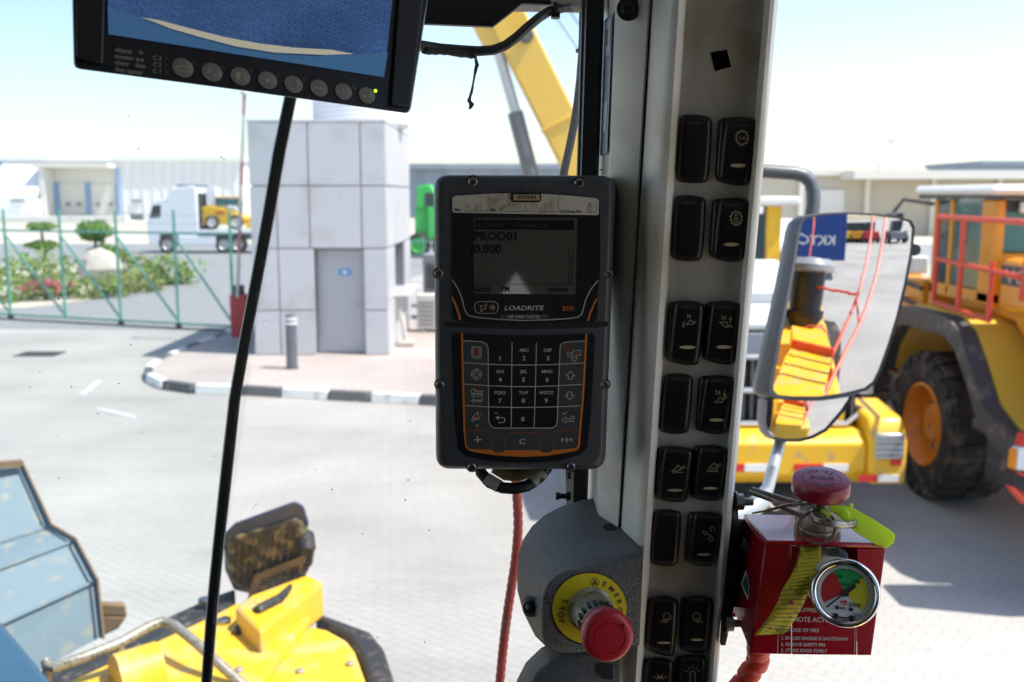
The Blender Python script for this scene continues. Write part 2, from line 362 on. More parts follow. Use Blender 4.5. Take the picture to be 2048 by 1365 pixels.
M['yard'] = paving('yard_paving', (.385,.368,.335), (.368,.352,.32), (.305,.29,.26), 2.8)
M['island'] = paving('pink_island_paving', (.45,.385,.345), (.42,.36,.325), (.33,.28,.25), 2.4)
GL_FRONT = glass('windscreen_glass', (.87,.915,.92), .03, 6, .075)
GL_CORNER = glass('corner_glass', (.95,.95,.95), .02, 8, .085)
GL_CLEAR = glass('clear_cover', (.97,.97,.97), .0, 8, .006, .012)
# ------------------------------------------------------------------ the setting: ground, roads, island, garden
def flat(name, pts, z, m):
    mb = MB(); mb.poly([Vector((p[0], p[1], z)) for p in pts]); o = mb.build(name, m, smooth=0); o['kind'] = 'structure'; return o
flat('ground', [(-900,-500),(900,-500),(900,1400),(-900,1400)], 0, M['yard'])
road_out = [G(-400,655), G(440,668), G(480,600), G(505,545), G(360,548), G(250,585), G(120,622), G(-400,640)]
flat('access_road', [(-60,25.6),(-6.2,23.6),(-5.2,27.5),(-3.0,47),(-14,47),(-17,40),(-12.6,31),(-13.6,28.2),(-60,27.2)], .004, M['asphalt'])
flat('public_road', [(-300,46.5),(300,46.5),(300,66),(-300,66)], .008, M['asphalt'])
flat('sand_verge', [(-300,66),(300,66),(300,420),(-300,420)], .006, M['sand'])
flat('garden_bed', [(-60,28),(-13.9,28.2),(-12.8,31),(-17.2,40),(-20,46),(-60,46)], .012, M['sand'])
# painted arrows on the yard
for pts in ([(157,789),(170,791),(205,763),(196,760)], [(190,818),(200,816),(275,833),(270,838)]):
    flat('road_marking', [G(x, y) for x, y in pts], .005, M['line'])
# kerbed island round the gatehouse
isl = [G(x, y) for x, y in [(1330,836),(1100,822),(870,809),(640,797),(480,788),(390,786),(332,777),(306,764),(303,750),(326,731),(362,714),(420,691),(470,672)]]
isl = [Vector((p.x, p.y, 0)) for p in isl]
mb = MB(); top = isl + [Vector((-5.9, 25.6, 0)), Vector((3.2, 25.6, 0))]
mb.prism(top, (0, 0, .13)); island = mb.build('pavement', M['island'], smooth=0); island['kind'] = 'structure'
# kerb stones, one by one, black and white in turn
L_ = [0]
for a, b in zip(isl, isl[1:]): L_.append(L_[-1] + (b-a).length)
def along(s):
    for i in range(len(isl)-1):
        if s <= L_[i+1] or i == len(isl)-2: return isl[i].lerp(isl[i+1], (s-L_[i])/max(1e-6, L_[i+1]-L_[i]))
s = 0; k = 0
while s < L_[-1] - .3:
    ln = .72 if k % 2 == 0 else .80
    a = along(s + .012); b = along(min(s + ln, L_[-1]) - .012); d = (b-a); n = Vector((d.y, -d.x, 0)).normalized()
    if n.dot(Vector((-3.5, 21, 0)) - a) > 0: n = -n
    mb = MB(); q = [a - n*.02, b - n*.02, b + n*.13, a + n*.13]
    mb.hexa([Vector((p.x,p.y,.0)) for p in q], [Vector((p.x,p.y,.155)) + (n*-.02 if i > 1 else n*0) for i, p in enumerate(q)])
    mb.build('kerb_stone', M['kerbk'] if k % 2 == 0 else M['kerbw'], island, bevel=.015)
    s += ln; k += 1
# storm drain in the yard
dr = thing('storm_drain_grate', 'dark iron drain grate set in the yard before the green gate', 'drain', G(80,709))
c = G(80, 709); mb = MB(); mb.box((c.x-.42, c.y-.30, .001), (c.x+.42, c.y+.30, .010)); mb.build('frame', M['iron'], dr)
for i in range(7): mb = MB(); mb.box((c.x-.38+i*.115, c.y-.27, .010), (c.x-.32+i*.115, c.y+.27, .02)); mb.build('bar', M['iron'], dr)

# ------------------------------------------------------------------ gatehouse with grey panels
bt = thing('gatehouse', 'grey panelled gatehouse with a door, standing on the kerbed island', 'gatehouse', (-3.68, 21.2, .13))
X0, X1, Y0, Y1 = -4.98, -2.38, 19.05, 23.4
mb = MB(); mb.box((X0+.05, Y0+.30, .13), (X1-.45, Y1-.05, 4.45)); mb.box((X0+.05, Y0+.05, .13), (-3.82, Y0+.30, 4.45)); mb.box((-2.80, Y0+.05, .13), (X1-.05, Y0+.30, 4.45))
mb.box((-3.82, Y0+.05, 2.2), (-2.80, Y0+.30, 4.45)); mb.box((X1-.45, Y0+.30, .13), (X1-.05, 20.3, 4.45)); mb.box((X1-.45, 22.2, .13), (X1-.05, Y1-.05, 4.45)); mb.box((X1-.45, 20.3, 2.2), (X1-.05, 22.2, 4.45)); mb.box((X1-.45, 20.3, .13), (X1-.05, 22.2, 1.15))
mb.build('wall', M['boothcore'], bt)
def fpan(x0, x1, z0, z1):
    mb = MB(); mb.box((x0+.013, Y0, z0+.013), (x1-.013, Y0+.047, z1-.013)); mb.build('panel', M['booth'], bt, bevel=.006)
for x0, x1 in ((X0,-3.85),(-3.85,-2.86),(-2.86,X1)): fpan(x0, x1, 3.37, 4.55)
for x0, x1 in ((X0,-4.47),(-4.47,-3.85),(-3.85,-2.86),(-2.86,X1)): fpan(x0, x1, 2.19, 3.37)
for z0, z1 in ((1.0,2.19),(.13,1.0)):
    for x0, x1 in ((X0,-4.47),(-4.47,-3.78),(-2.84,X1)): fpan(x0, x1, z0, z1)
def spanel(y0, y1, z0, z1):
    mb = MB(); mb.box((X1-.047, y0+.013, z0+.013), (X1, y1-.013, z1-.013)); mb.build('panel', M['booth'], bt, bevel=.006)
for z0, z1 in ((3.37,4.55),(2.19,3.37)):
    for y0, y1 in ((Y0+.05,20.5),(20.5,22.0),(22.0,Y1)): spanel(y0, y1, z0, z1)
for z0, z1 in ((1.15,2.19),(.13,1.15)):
    spanel(Y0+.05, 20.3, z0, z1); spanel(22.2, Y1, z0, z1)
spanel(20.3, 22.2, .13, 1.15)
mb = MB(); mb.box((X1-.40, 20.34, 1.17), (X1-.36, 22.16, 2.16)); mb.build('window', M['darkglass'], bt)
mb = MB(); mb.box((X1-.35, 20.1, 1.155), (X1+.30, 22.5, 1.20)); mb.build('counter_ledge', M['booth'], bt, bevel=.008)
mb = MB(); mb.box((X0, Y0, 4.552), (X1, Y1, 4.60)); mb.build('parapet_cap', M['booth'], bt, bevel=.008)
dmb = MB(); dmb.box((-3.76, Y0+.24, .15), (-2.86, Y0+.29, 2.14)); door = dmb.build('door', M['boothdoor'], bt, bevel=.006)
mb = MB(); mb.box((-3.80, Y0+.20, .13), (-3.762, Y0+.29, 2.19)); mb.box((-2.858, Y0+.20, .13), (-2.82, Y0+.29, 2.19)); mb.box((-3.761, Y0+.20, 2.145), (-2.859, Y0+.29, 2.19)); mb.build('door_frame', M['acg'], bt)
for z in (.5,1.15,1.8): mb = MB(); mb.box((-3.772, Y0+.19, z), (-3.735, Y0+.199, z+.12)); mb.build('hinge', M['steel'], bt)
mb = MB(); mb.box((-3.70, Y0+.232, .24), (-3.62, Y0+.239, 2.06)); mb.box((-3.0, Y0+.232, .24), (-2.92, Y0+.239, 2.06)); mb.build('door_stile', M['boothdoor'], door)
mb = MB(); mb.box((-3.36, Y0+.225, 1.66), (-3.12, Y0+.232, 1.78)); mb.build('door_sign', M['sign'], door)
mb = MB(); mb.box((-3.28, Y0+.220, 1.69), (-3.20, Y0+.2245, 1.75)); mb.build('sign_pictogram', M['white'], door)
mb = MB(); mb.tube([(-2.93,Y0+.24,1.10),(-2.93,Y0+.18,1.10),(-3.04,Y0+.18,1.10)], .012, 8); mb.build('handle', M['steel'], door)
# water tank on the roof: ribbed
tk = thing('roof_water_tank', 'white ribbed water tank on the gatehouse roof', 'water tank', (-3.1, 21.6, 4.60))
prof = [(0, .98)]
for i in range(14): prof += [(.05+i*.09, 1.0), (.085+i*.09, 1.03), (.11+i*.09, 1.0)]
prof += [(1.36, .98), (1.55, .6), (1.6, .25)]
mb = MB(); mb.lathe((-3.2, 21.6, 4.60), (0,0,1), prof, 40); mb.build('tank_body', M['tank'], tk)
mb = MB(); mb.lathe((-3.2, 21.6, 6.19), (0,0,1), [(0,.28),(.08,.28),(.1,.2)], 20); mb.build('lid', M['tank'], tk)
# bollard
c = G(585, 752)
bo = thing('bollard', 'dark grey steel bollard with white bands before the gatehouse door', 'bollard', (c.x, c.y, .13))
mb = MB(); mb.lathe((c.x,c.y,.13), (0,0,1), [(0,.115),(.03,.115),(.03,.10),(.78,.10),(.93,.105),(.98,.08),(1.0,.02)], 20); mb.build('post', M['bollard'], bo)
for z in (.80, .88): mb = MB(); mb.lathe((c.x,c.y,.13), (0,0,1), [(z,.112),(z+.045,.112)], 20); mb.build('band', M['white'], bo)
# things standing to the right of the gatehouse
ac = thing('air_conditioner', 'cream outdoor air conditioner unit beside the gatehouse', 'air conditioner', (-1.95, 22.6, .13))
mb = MB(); mb.box((-2.15,22.3,.20),(-1.30,22.7,.98)); mb.build('casing', M['acw'], ac, bevel=.02)
for i in range(6): mb = MB(); mb.box((-2.10,22.285,.28+i*.10),(-1.75,22.30,.33+i*.10)); mb.build('louvre', M['acg'], ac)
for x in (-2.05,-1.45): mb = MB(); mb.box((x,22.3,.13),(x+.1,22.7,.20)); mb.build('foot', M['acg'], ac)
gb = thing('generator_box', 'dark grey equipment cabinet standing behind the air conditioner', 'cabinet', (-2.2, 25, .13))
mb = MB(); mb.box((-2.2,24.6,.0),(-1.1,25.4,1.75)); mb.build('casing', M['acg'], gb, bevel=.03)
mb = MB(); mb.box((-2.1,24.585,.9),(-1.2,24.60,1.55)); mb.build('door', M['darkgrey'], gb)
mb = MB(); mb.tube([(-2.30,20.2,.9),(-2.22,20.25,.5),(-2.2,20.3,.24),(-2.1,20.4,.18)], .05, 8); pp_ = mb.build('drain_pipe', M['pole'], bt)
mb = MB(); mb.box((-2.32,20.05,.13),(-2.0,20.5,.24)); tag(mb.build('concrete_block', M['rock'], bevel=.02), 'small pale concrete block at the foot of the gatehouse wall', 'block')

# ------------------------------------------------------------------ sliding gate and barrier
A = G(-110, 632); B = G(470, 664); gdir = (B-A).normalized()
gate = thing('sliding_gate', 'green steel sliding gate with diagonal braces across the road', 'gate', A)
def gate_at(px):
    lo, hi = 0.0, 1.0
    for _ in range(30):
        m_ = (lo+hi)/2; p = A.lerp(B, m_) - EYE
        x = 1024 + F*p.x/p.dot(FWD)
        if x < px: lo = m_
        else: hi = m_
    return A.lerp(B, lo)
posts = [gate_at(x) for x in (-95, 22, 132, 243, 358, 468)]
Z = lambda p, z: Vector((p.x, p.y, z))
for p in posts: mb = MB(); mb.bar(Z(p,.10), Z(p,2.85), .055); mb.build('post', M['gatepaint'], gate)
for z in (.12, 2.30): mb = MB(); mb.bar(Z(posts[0],z)-gdir*.05+Vector((0,.045,0)), Z(posts[-1],z)+gdir*.05+Vector((0,.045,0)), .05); mb.build('rail', M['gatepaint'], gate)
for a, b in zip(posts, posts[1:]): mb = MB(); mb.bar(Z(a,2.24)+Vector((0,-.05,0)), Z(b,.2)+Vector((0,-.05,0)), .042); mb.build('brace', M['gatepaint'], gate)
for z in (2.52, 2.72): mb = MB(); mb.tube([Z(posts[0],z), Z(posts[-1],z)], .006, 5); mb.build('top_wire', M['silver'], gate)
for i in (1, 3, 4):
    mb = MB(); mb.lathe(Z(posts[i],.07)+Vector((0,-.03,0)), (0,1,0), [(0,.07),(.06,.07)], 14); mb.build('roller', M['iron'], gate)
flat('gate_track', [A+Vector((0,-.12,0)), B+Vector((0,-.12,0)), B+Vector((0,.16,0)), A+Vector((0,.16,0))], .012, M['iron'])
c = G(482, 684)
ba = thing('boom_barrier', 'red barrier box with its pale striped pole raised upright', 'barrier', (c.x, c.y, 0))
mb = MB(); mb.box((c.x-.17,c.y-.17,.0),(c.x+.2,c.y+.2,1.05)); bx_ = mb.build('cabinet', M['barrier'], ba, bevel=.02)
mb = MB(); mb.box((c.x-.10,c.y-.10,1.05),(c.x+.10,c.y+.10,1.25)); mb.build('hinge_head', M['iron'], ba, bevel=.01)
p0 = Vector((c.x+.0,c.y-.14,1.0)); p1 = AY(489, 185, c.y-.14)
for i in range(9):
    mb = MB(); a = p0.lerp(p1, i/9); b = p0.lerp(p1, (i+1)/9); mb.bar(a, b, .075, .06); mb.build('pole_segment', M['polered'] if i in (2,5,8) else M['pole'], ba)
mb = MB(); mb.lathe(p1, (0,0,1), [(-.05,.09),(.02,.09),(.06,.05)], 12); mb.build('pole_tip', M['pole'], ba)

# ------------------------------------------------------------------ planting beyond the gate
def bush(name, label, c, rx, ry, rz, n, ms, size=.09, cat='shrub', group=None, stem=True, flat_=False):
    c = (c[0], c[1], c[2]*.75); rz *= .72; n = int(n*.62)
    t = thing(name, label, cat, (c[0], c[1], 0), group); mb = MB(); c = Vector(c)
    for i in range(n):
        while True:
            p = Vector((rnd.uniform(-1,1), rnd.uniform(-1,1), rnd.uniform(-1,1)))
            if .45 < p.length < 1: break
        lump = 1 + .42*math.sin(5*p.x+3*c.x)*math.cos(4*p.y+2*p.z)
        q = c + Vector((p.x*rx, p.y*ry, p.z*rz))*lump
        if q.z < .02: q.z = .02 + rnd.random()*.05
        u = Vector((rnd.uniform(-1,1),rnd.uniform(-1,1),rnd.uniform(-.6,.6))).normalized()*size*rnd.uniform(.6,1.5); w = u.cross(Vector((rnd.uniform(-1,1),rnd.uniform(-1,1),1))).normalized()*size*rnd.uniform(.35,.8)
        mb.mi = 0 if len(ms) == 1 or rnd.random() < .68 else rnd.randrange(1, len(ms))
        mb.add([q-u, q-w*.8, q+u, q+w*.8], [(0,1,2,3)])
    mb.build('foliage', [LEAF[i] for i in ms], t, smooth=0)
    if stem:
        mb = MB()
        for k in range(4):
            a = rnd.uniform(0, 6.28); mb.tube([(c.x,c.y,0),(c.x+math.cos(a)*rx*.25,c.y+math.sin(a)*ry*.25,c.z*.7),(c.x+math.cos(a)*rx*.5,c.y+math.sin(a)*ry*.5,c.z+rz*.3)], [.035,.025,.01], 6)
        mb.build('stem', M['trunk'], t)
    return t
bush('low_shrub', 'green low shrub at the left edge of the garden bed', (-15.6,30.2,.35), 1.3,1.0,.55, 900, (0,4,1), .10)
bush('brown_shrub', 'brownish green bush in the bed behind the first gate bay', (-14.9,31.8,.55), 1.1,.9,.75, 900, (1,2), .10)
bush('flower_bush', 'bush covered in pink flowers behind the green gate', (-14.3,30.4,.60), .75,.5,.30, 800, (3,0), .07, 'flower bush')
bush('ground_cover_bush', 'light green bush left of the pale rock', (-13.3,31.4,.40), 1.2,.9,.50, 1100, (4,0,1), .10)
bush('spreading_shrub', 'olive spreading shrub near the corner of the garden bed', (-12.6,33.3,.40), 1.1,1.2,.60, 1000, (1,4), .10)
bush('round_shrub', 'green round shrub at the end of the bed by the road', (-12.4,36.0,.6), 1.2,1.2,.80, 1100, (0,1,4), .11)
bush('tall_shrub', 'pale olive shrub behind the rock in the garden bed', (-14.6,37.5,.6), 1.6,1.3,.9, 1200, (1,4,0), .12)
bush('back_shrub', 'bright green shrub under the far topiary tree', (-17.6,36.5,.7), 1.8,1.2,.9, 1300, (4,0), .12)
bush('edge_shrub', 'green bush behind the leftmost gate brace', (-19.2,35.0,.7), 1.3,1.1,.8, 900, (0,2,1), .12)
mb = MB(); bmr = random.Random(3)
c = Vector((-15.0,36.2,.55)); rings = []
for i in range(7):
    t = math.pi*(i+.15)/6.3
    rings.append([c + Vector((.85*math.sin(t)*math.cos(k*.628)*bmr.uniform(.85,1.12), .6*math.sin(t)*math.sin(k*.628)*bmr.uniform(.85,1.12), -.75*math.cos(t)*bmr.uniform(.9,1.05))) for k in range(10)])
mb.loft(rings); tag(mb.build('rock', M['rock'], smooth=25), 'large pale rock in the garden bed beside the topiary tree', 'rock')
def topiary(label, c, tiers):
    t = thing('topiary_tree', label, 'tree', (c[0], c[1], 0), 'clipped topiary trees')
    mb = MB(); mb.tube([(c[0],c[1],0),(c[0]+.06,c[1],.7),(c[0]-.03,c[1],tiers[-1][0])], [.10,.08,.05], 8)
    mb.tube([(c[0]+.05,c[1],.7),(c[0]+.5,c[1],tiers[0][0])], [.05,.03], 6); mb.build('trunk', M['trunk'], t)
    for z, rx, rz, dx in tiers:
        mb = MB()
        for i in range(1500):
            p = Vector((rnd.gauss(0,1),rnd.gauss(0,1),rnd.gauss(0,1))).normalized(); p *= rnd.uniform(.6,1.0)*(1+.22*math.sin(6*p.x+z*3)*math.cos(5*p.y))*(1.0 if p.z > -.2 else .85)
            q = Vector((c[0]+dx+p.x*rx, c[1]+p.y*rx, z+p.z*rz)); s = .075
            u = Vector((rnd.uniform(-1,1),rnd.uniform(-1,1),rnd.uniform(-1,1))).normalized()*s; w = u.orthogonal().normalized()*s*.7
            mb.mi = 0 if rnd.random() < .7 else 1
            mb.add([q-u, q-w, q+u, q+w], [(0,1,2,3)])
        mb.build('crown', [LEAF[0], LEAF[2]], t, smooth=0)
topiary('clipped two tier topiary tree standing right beside the pale rock', (-16.9,40.5), [(.75,.72,.46,.40),(1.72,.74,.46,0)])
topiary('clipped topiary tree farther left, behind the garden bed', (-20.2,43.0), [(1.05,.62,.20,0),(1.85,.60,.18,0)])

# ------------------------------------------------------------------ far buildings
def blk(parent, name, m, lo, hi, bev=0): mb = MB(); mb.box(lo, hi); return mb.build(name, m, parent, bevel=bev)
YW = 125.0
def wx(px, y=YW): return (px-1024)/F*y*1.0
def wz(py, y=YW): return AY(1024, py, y).z
wh = thing('dock_warehouse', 'long white warehouse with loading docks beyond the road', 'warehouse', (-60, YW, 0))
blk(wh, 'wall', M['whitew'], (-110, YW, 0), (wx(492), YW+40, wz(322)))
blk(wh, 'roof_edge', M['whitew'], (-110.4, YW-.5, wz(322)), (wx(492)+.4, YW+40, wz(315)))
for px0, px1 in ((102,246),):
    blk(wh, 'dock_canopy', M['fascia'], (wx(px0), YW-3.2, wz(337)), (wx(px1), YW-.02, wz(328)))
    blk(wh, 'dock_recess', M['offw'], (wx(px0+18), YW-.10, wz(432)), (wx(px1), YW-.02, wz(337)))
    blk(wh, 'dock_cheek', M['offw'], (wx(px0+10), YW-3, wz(432)), (wx(px0+20), YW-.12, wz(338)))
    for a, b in ((130,183),(192,240)): blk(wh, 'dock_door', M['fascia'], (wx(a), YW-.25, wz(430)), (wx(b), YW-.11, wz(368)))
    for a in (123,184): blk(wh, 'dock_pillar', M['bluejamb'], (wx(a), YW-.6, wz(430)), (wx(a+8), YW-.11, wz(366)))
    for a in (145,166,205,229): blk(wh, 'dock_bumper', M['acg'], (wx(a), YW-.75, wz(412)), (wx(a+6), YW-.255, wz(406)))
blk(wh, 'drain_pipe', M['bluejamb'], (wx(14), YW-.5, wz(430)), (wx(19), YW-.02, wz(325)))
blk(wh, 'drain_pipe', M['bluejamb'], (wx(245), YW-.5, wz(430)), (wx(248), YW-.02, wz(337)))
mb = MB(); mb.hexa([(wx(22),YW-4,wz(398)),(wx(115),YW-4,wz(398)),(wx(98),YW-.03,wz(326)),(wx(22),YW-.03,wz(326))],[(wx(22),YW-4,wz(394)),(wx(115),YW-4,wz(394)),(wx(98),YW-.03,wz(322.5)),(wx(22),YW-.03,wz(322.5))]); mb.build('sloping_canopy', M['whitew'], wh)
blk(wh, 'dock_platform', M['offw'], (-110, YW-7, 0), (wx(300), YW-4.2, wz(431)))
blk(wh, 'vent', M['acg'], (wx(65),YW-4.3,wz(404)),(wx(90),YW-4.15,wz(400)))
blk(wh, 'base_wall', M['whitew'], (-110, YW-4.1, 0), (wx(112), YW-.5, wz(398.5)))
blk(wh, 'vent', M['acg'], (wx(272),YW-.2,wz(404)),(wx(290),YW-.02,wz(400)))
for i in range(12): blk(wh, 'cladding_rib', M['whitew'], (wx(255+i*20), YW-.10, wz(428)), (wx(256.5+i*20), YW-.02, wz(323)))
w2 = thing('blue_roof_warehouse', 'distant blue grey warehouse behind the crane', 'warehouse', (wx(1000,140), 140, 0))
blk(w2, 'wall', M['bluew'], (wx(500,140),140,0), (wx(1290,140),170,wz(338,140)))
blk(w2, 'roof', M['bluew'], (wx(495,140),139,wz(338,140)), (wx(1295,140),171,wz(328,140)))
for i in range(7): blk(w2, 'cladding_rib', M['bluew'], (wx(840+i*50,140),139.7,.5), (wx(844+i*50,140),139.98,wz(338.5,140)))
YB = 80.0
w3 = thing('beige_warehouse', 'beige warehouse with a cream roof edge behind the parked loaders', 'warehouse', (wx(1800,YB), YB, 0))
blk(w3, 'wall', M['beige'], (wx(1440,YB),YB,0), (wx(2500,YB),YB+40,wz(352,YB)))
blk(w3, 'roof_edge', M['fascia'], (wx(1670,YB),YB-3.5,wz(358,YB-3.5)), (wx(2500,YB),YB+40,wz(343,YB)))
blk(w3, 'roof_edge', M['fascia'], (wx(1430,YB),YB-.5,wz(352,YB)+.01), (wx(1668,YB),YB+40,wz(341,YB)))
for a in (1590, 1720, 1850, 1980, 2110): blk(w3, 'column', M['fascia'], (wx(a,YB),YB-.4,0), (wx(a+9,YB),YB-.02,wz(359,YB)))
for a in (1620, 1900): blk(w3, 'roller_door', M['offw'], (wx(a,YB),YB-.2,0), (wx(a+60,YB),YB-.02,wz(380,YB)))
w4 = thing('far_grey_building', 'pale grey building far behind at the right edge of the roofline', 'building', (wx(2050,150),150,0))
blk(w4, 'wall', M['bluew'], (wx(1952,150),150,0), (wx(2300,150),170,wz(330,150)))
blk(w4, 'roof', M['bluew'], (wx(1948,150),149.5,wz(330,150)), (wx(2300,150),170.5,wz(322,150)))
lm = thing('light_mast', 'thin floodlight mast rising behind the beige warehouse', 'light mast', (wx(1770,110),110,0))
mb = MB(); mb.tube([(wx(1770,110),110+12,0),(wx(1770,122),122,wz(283,122))], [.14,.07], 8); mb.build('pole', M['silver'], lm)
blk(lm, 'lamp_head', M['silver'], (wx(1764,122),121.9,wz(286,122)), (wx(1777,122),122.3,wz(280,122)))
# fence seen between gatehouse and cab
fe = thing('roadside_fence', 'green railing along the road behind the gatehouse', 'fence', (-5,45,0))
for z in (.5, 1.15): mb = MB(); mb.bar((-6.0,45,z),(8,45,z),.06); mb.build('rail', M['gatepaint'], fe)
for i in range(8): mb = MB(); mb.bar((-6+i*2,45.04,0),(-6+i*2,45.04,1.3),.07); mb.build('post', M['gatepaint'], fe)
# ------------------------------------------------------------------ vehicles
def wheel(parent, c, ax, r, w, rimm, lugs=22, detail=True):
    c = Vector(c); ax = Vector(ax).normalized()          # ax points to the outer face; c is the centre of the tyre
    mb = MB(); h = w/2
    mb.lathe(c, ax, [(h*.80,r*.56),(h*.97,r*.60),(h*1.0,r*.74),(h*.96,r*.88),(h*.80,r*.95),(h*.3,r*.965),(-h*.3,r*.965),(-h*.8,r*.95),(-h*.96,r*.88),(-h,r*.74),(-h*.97,r*.60),(-h*.8,r*.56)], 44, False)
    x = ax.cross(Vector((0,0,1))).normalized(); z = x.cross(ax)
    if detail:
        for side in (-1, 1):
            for k in range(lugs):
                a = 2*math.pi*(k + (.5 if side > 0 else 0))/lugs
                rad = x*math.cos(a) + z*math.sin(a); tan = ax.cross(rad)
                tan2 = (tan + ax*side*.35).normalized()
                mb.obox(c + ax*side*h*.50 + rad*r*.965, ax*h*.43 - tan*side*r*.02, tan*r*.085, rad*r*.036)
                mb.obox(c + ax*side*h*.97 + rad*r*.90, ax*h*.05, tan*r*.075, rad*r*.055)
    ty = mb.build('wheel', M['tyre'], parent, smooth=30, bevel=.008 if detail else 0)
    mb = MB(); mb.lathe(c, ax, [(h*.80,r*.575),(h*.95,r*.575),(h*.98,r*.545),(h*.86,r*.50),(h*.50,r*.46),(h*.42,r*.34),(h*.62,r*.26),(h*.66,r*.20),(h*.66,r*.02)], 36, False)
    mb.build('rim', rimm, ty)
    if detail:
        mb = MB()
        for k in range(12):
            a = 2*math.pi*k/12; mb.lathe(c + ax*h*.50 + (x*math.cos(a)+z*math.sin(a))*r*.30, ax, [(0,.022),(.03,.022)], 6)
        mb.build('wheel_nuts', M['steel'], ty)
    return ty
def P_(parent, name, m, *boxes, bev=.0, smooth=40):
    mb = MB()
    for lo, hi in boxes: mb.box(lo, hi)
    return mb.build(name, m, parent, bevel=bev, smooth=smooth)
def tubes(parent, name, m, paths, r, n=8):
    mb = MB()
    for p in paths: mb.tube(p, r, n)
    return mb.build(name, m, parent)
def xprism(mb, yz, x0, x1): return mb.prism([(x0, y, z) for y, z in yz], (x1-x0, 0, 0))

# --- wheel loader at the right: orange yellow, its side towards us
ld = thing('parked_wheel_loader', 'orange yellow wheel loader with red handrails parked at the right edge', 'wheel loader', (5.4, 10.5, 0))
xl = 4.36
wheel(ld, (xl+.32,10.4,.78), (-1,-.04,0), .78, .66, M['rim']); wheel(ld, (xl+2.15,10.4,.78), (1,0,0), .78, .66, M['rim'])
wheel(ld, (xl+.32,13.7,.78), (-1,0,0), .78, .66, M['rim']); wheel(ld, (xl+2.15,13.7,.78), (1,0,0), .78, .66, M['rim'])
prof = [(11.45,1.42),(11.32,1.72),(11.1,1.93),(10.85,2.0),(9.75,2.02),(9.42,1.92),(9.15,1.66),(8.85,1.32),(8.5,1.18),(7.7,1.12)]
inn = [(y + (-.10 if y > 10.6 else (.06 if y < 9.5 else 0)), z-.20) for y, z in prof]
def guard(name, m, xa, xb, dz):
    mb = MB(); o_ = [(y, z+dz) for y, z in prof]
    mb.loft([[Vector((xa,y,z)) for y, z in o_], [Vector((xb,y,z)) for y, z in o_], [Vector((xb,y,z)) for y, z in inn], [Vector((xa,y,z)) for y, z in inn], [Vector((xa,y,z)) for y, z in o_]], False, False, False)
    return mb.build(name, m, ld, bevel=.012)
guard('mudguard', M['darkgrey'], xl-.10, xl+.07, 0); guard('fender_top', M['crane'], xl+.075, xl+.75, .02)  # fender top takes a paler yellow in place of sunlight
mb = MB(); xprism(mb, [(11.3,.75),(11.3,1.98),(9.3,1.98),(9.3,.75)], xl+.72, xl+1.80); mb.build('rear_frame', M['orangey'], ld, bevel=.03)
# bulged yellow body above the mudguard
body = [(10.7,2.00),(10.7,2.13),(9.35,2.18),(8.3,2.20),(7.6,2.12),(7.6,1.30),(8.45,1.34),(8.8,1.48),(9.1,1.80),(9.4,2.00)]
mb = MB(); xprism(mb, body, xl+.40, xl+2.40); mb.build('body_side', M['orangey'], ld, bevel=.10, seg=4)
mb = MB(); xprism(mb, [(9.45,2.10),(9.45,2.62),(8.6,2.60),(7.75,2.48),(7.6,2.30),(7.6,2.10)], xl+.26, xl+2.2); hood = mb.build('engine_hood', M['orangey'], ld, bevel=.09, seg=4)
mb = MB(); mb.box((xl+.246,8.15,2.37),(xl+.259,9.36,2.55)); mb.build('name_band', M['darkgrey'], hood)
pl = Plane(Vector((xl+.505,9,2.4)), Vector((-1,0,0)))
mb = MB(); vs, fs = glyphs('VOLVO'); wv = max(v[0] for v in vs)
mb.add([Vector((xl+.242, 9.28 - v[0]/wv*1.0, 2.39 + v[1]*.14)) for v in vs], fs); mb.build('lettering', M['tapeg'], hood, smooth=0)
P_(ld, 'counterweight', M['darkgrey'], ((xl-.25,7.15,.62),(xl+2.25,7.62,2.0)), bev=.06)  # unseen upper part raised to join up the loader's ground shadow
P_(ld, 'side_skirt', M['darkgrey'], ((xl+.10,8.2,.55),(xl+.7,9.15,1.12)), bev=.04)
P_(ld, 'step', M['darkgrey'], ((xl-.02,8.5,1.02),(xl+.12,9.2,1.12)), bev=.02)
mk = thing('tail_lamp_cluster', 'red and white tail lamp cluster cut off by the right edge', 'tail lamp', V(2120,990,7.5))
def tl(name, m, pts): mb = MB(); mb.prism([V(x,y,7.55) for x, y in pts], FWD*.10); mb.build(name, m, mk, bevel=.006)
tl('red_lens', M['reflr'], [(2047,868),(2140,850),(2140,893),(2041,893)]); tl('white_lens', M['reflw'], [(2037,895),(2140,895),(2140,950),(2033,940)]); tl('amber_edge', M['rim'], [(2031,901),(2036,897),(2032,940),(2027,938)])
tl('lower_strip', M['redrail'], [(2030,943),(2140,975),(2140,990),(2036,949)]); tl('housing', M['blackm'], [(2026,946),(2034,950),(2140,992),(2140,1030),(2052,1000),(2024,972)]); tl('skid_bar', M['redrail'], [(2022,974),(2034,972),(2140,1040),(2140,1058),(2050,1008)])
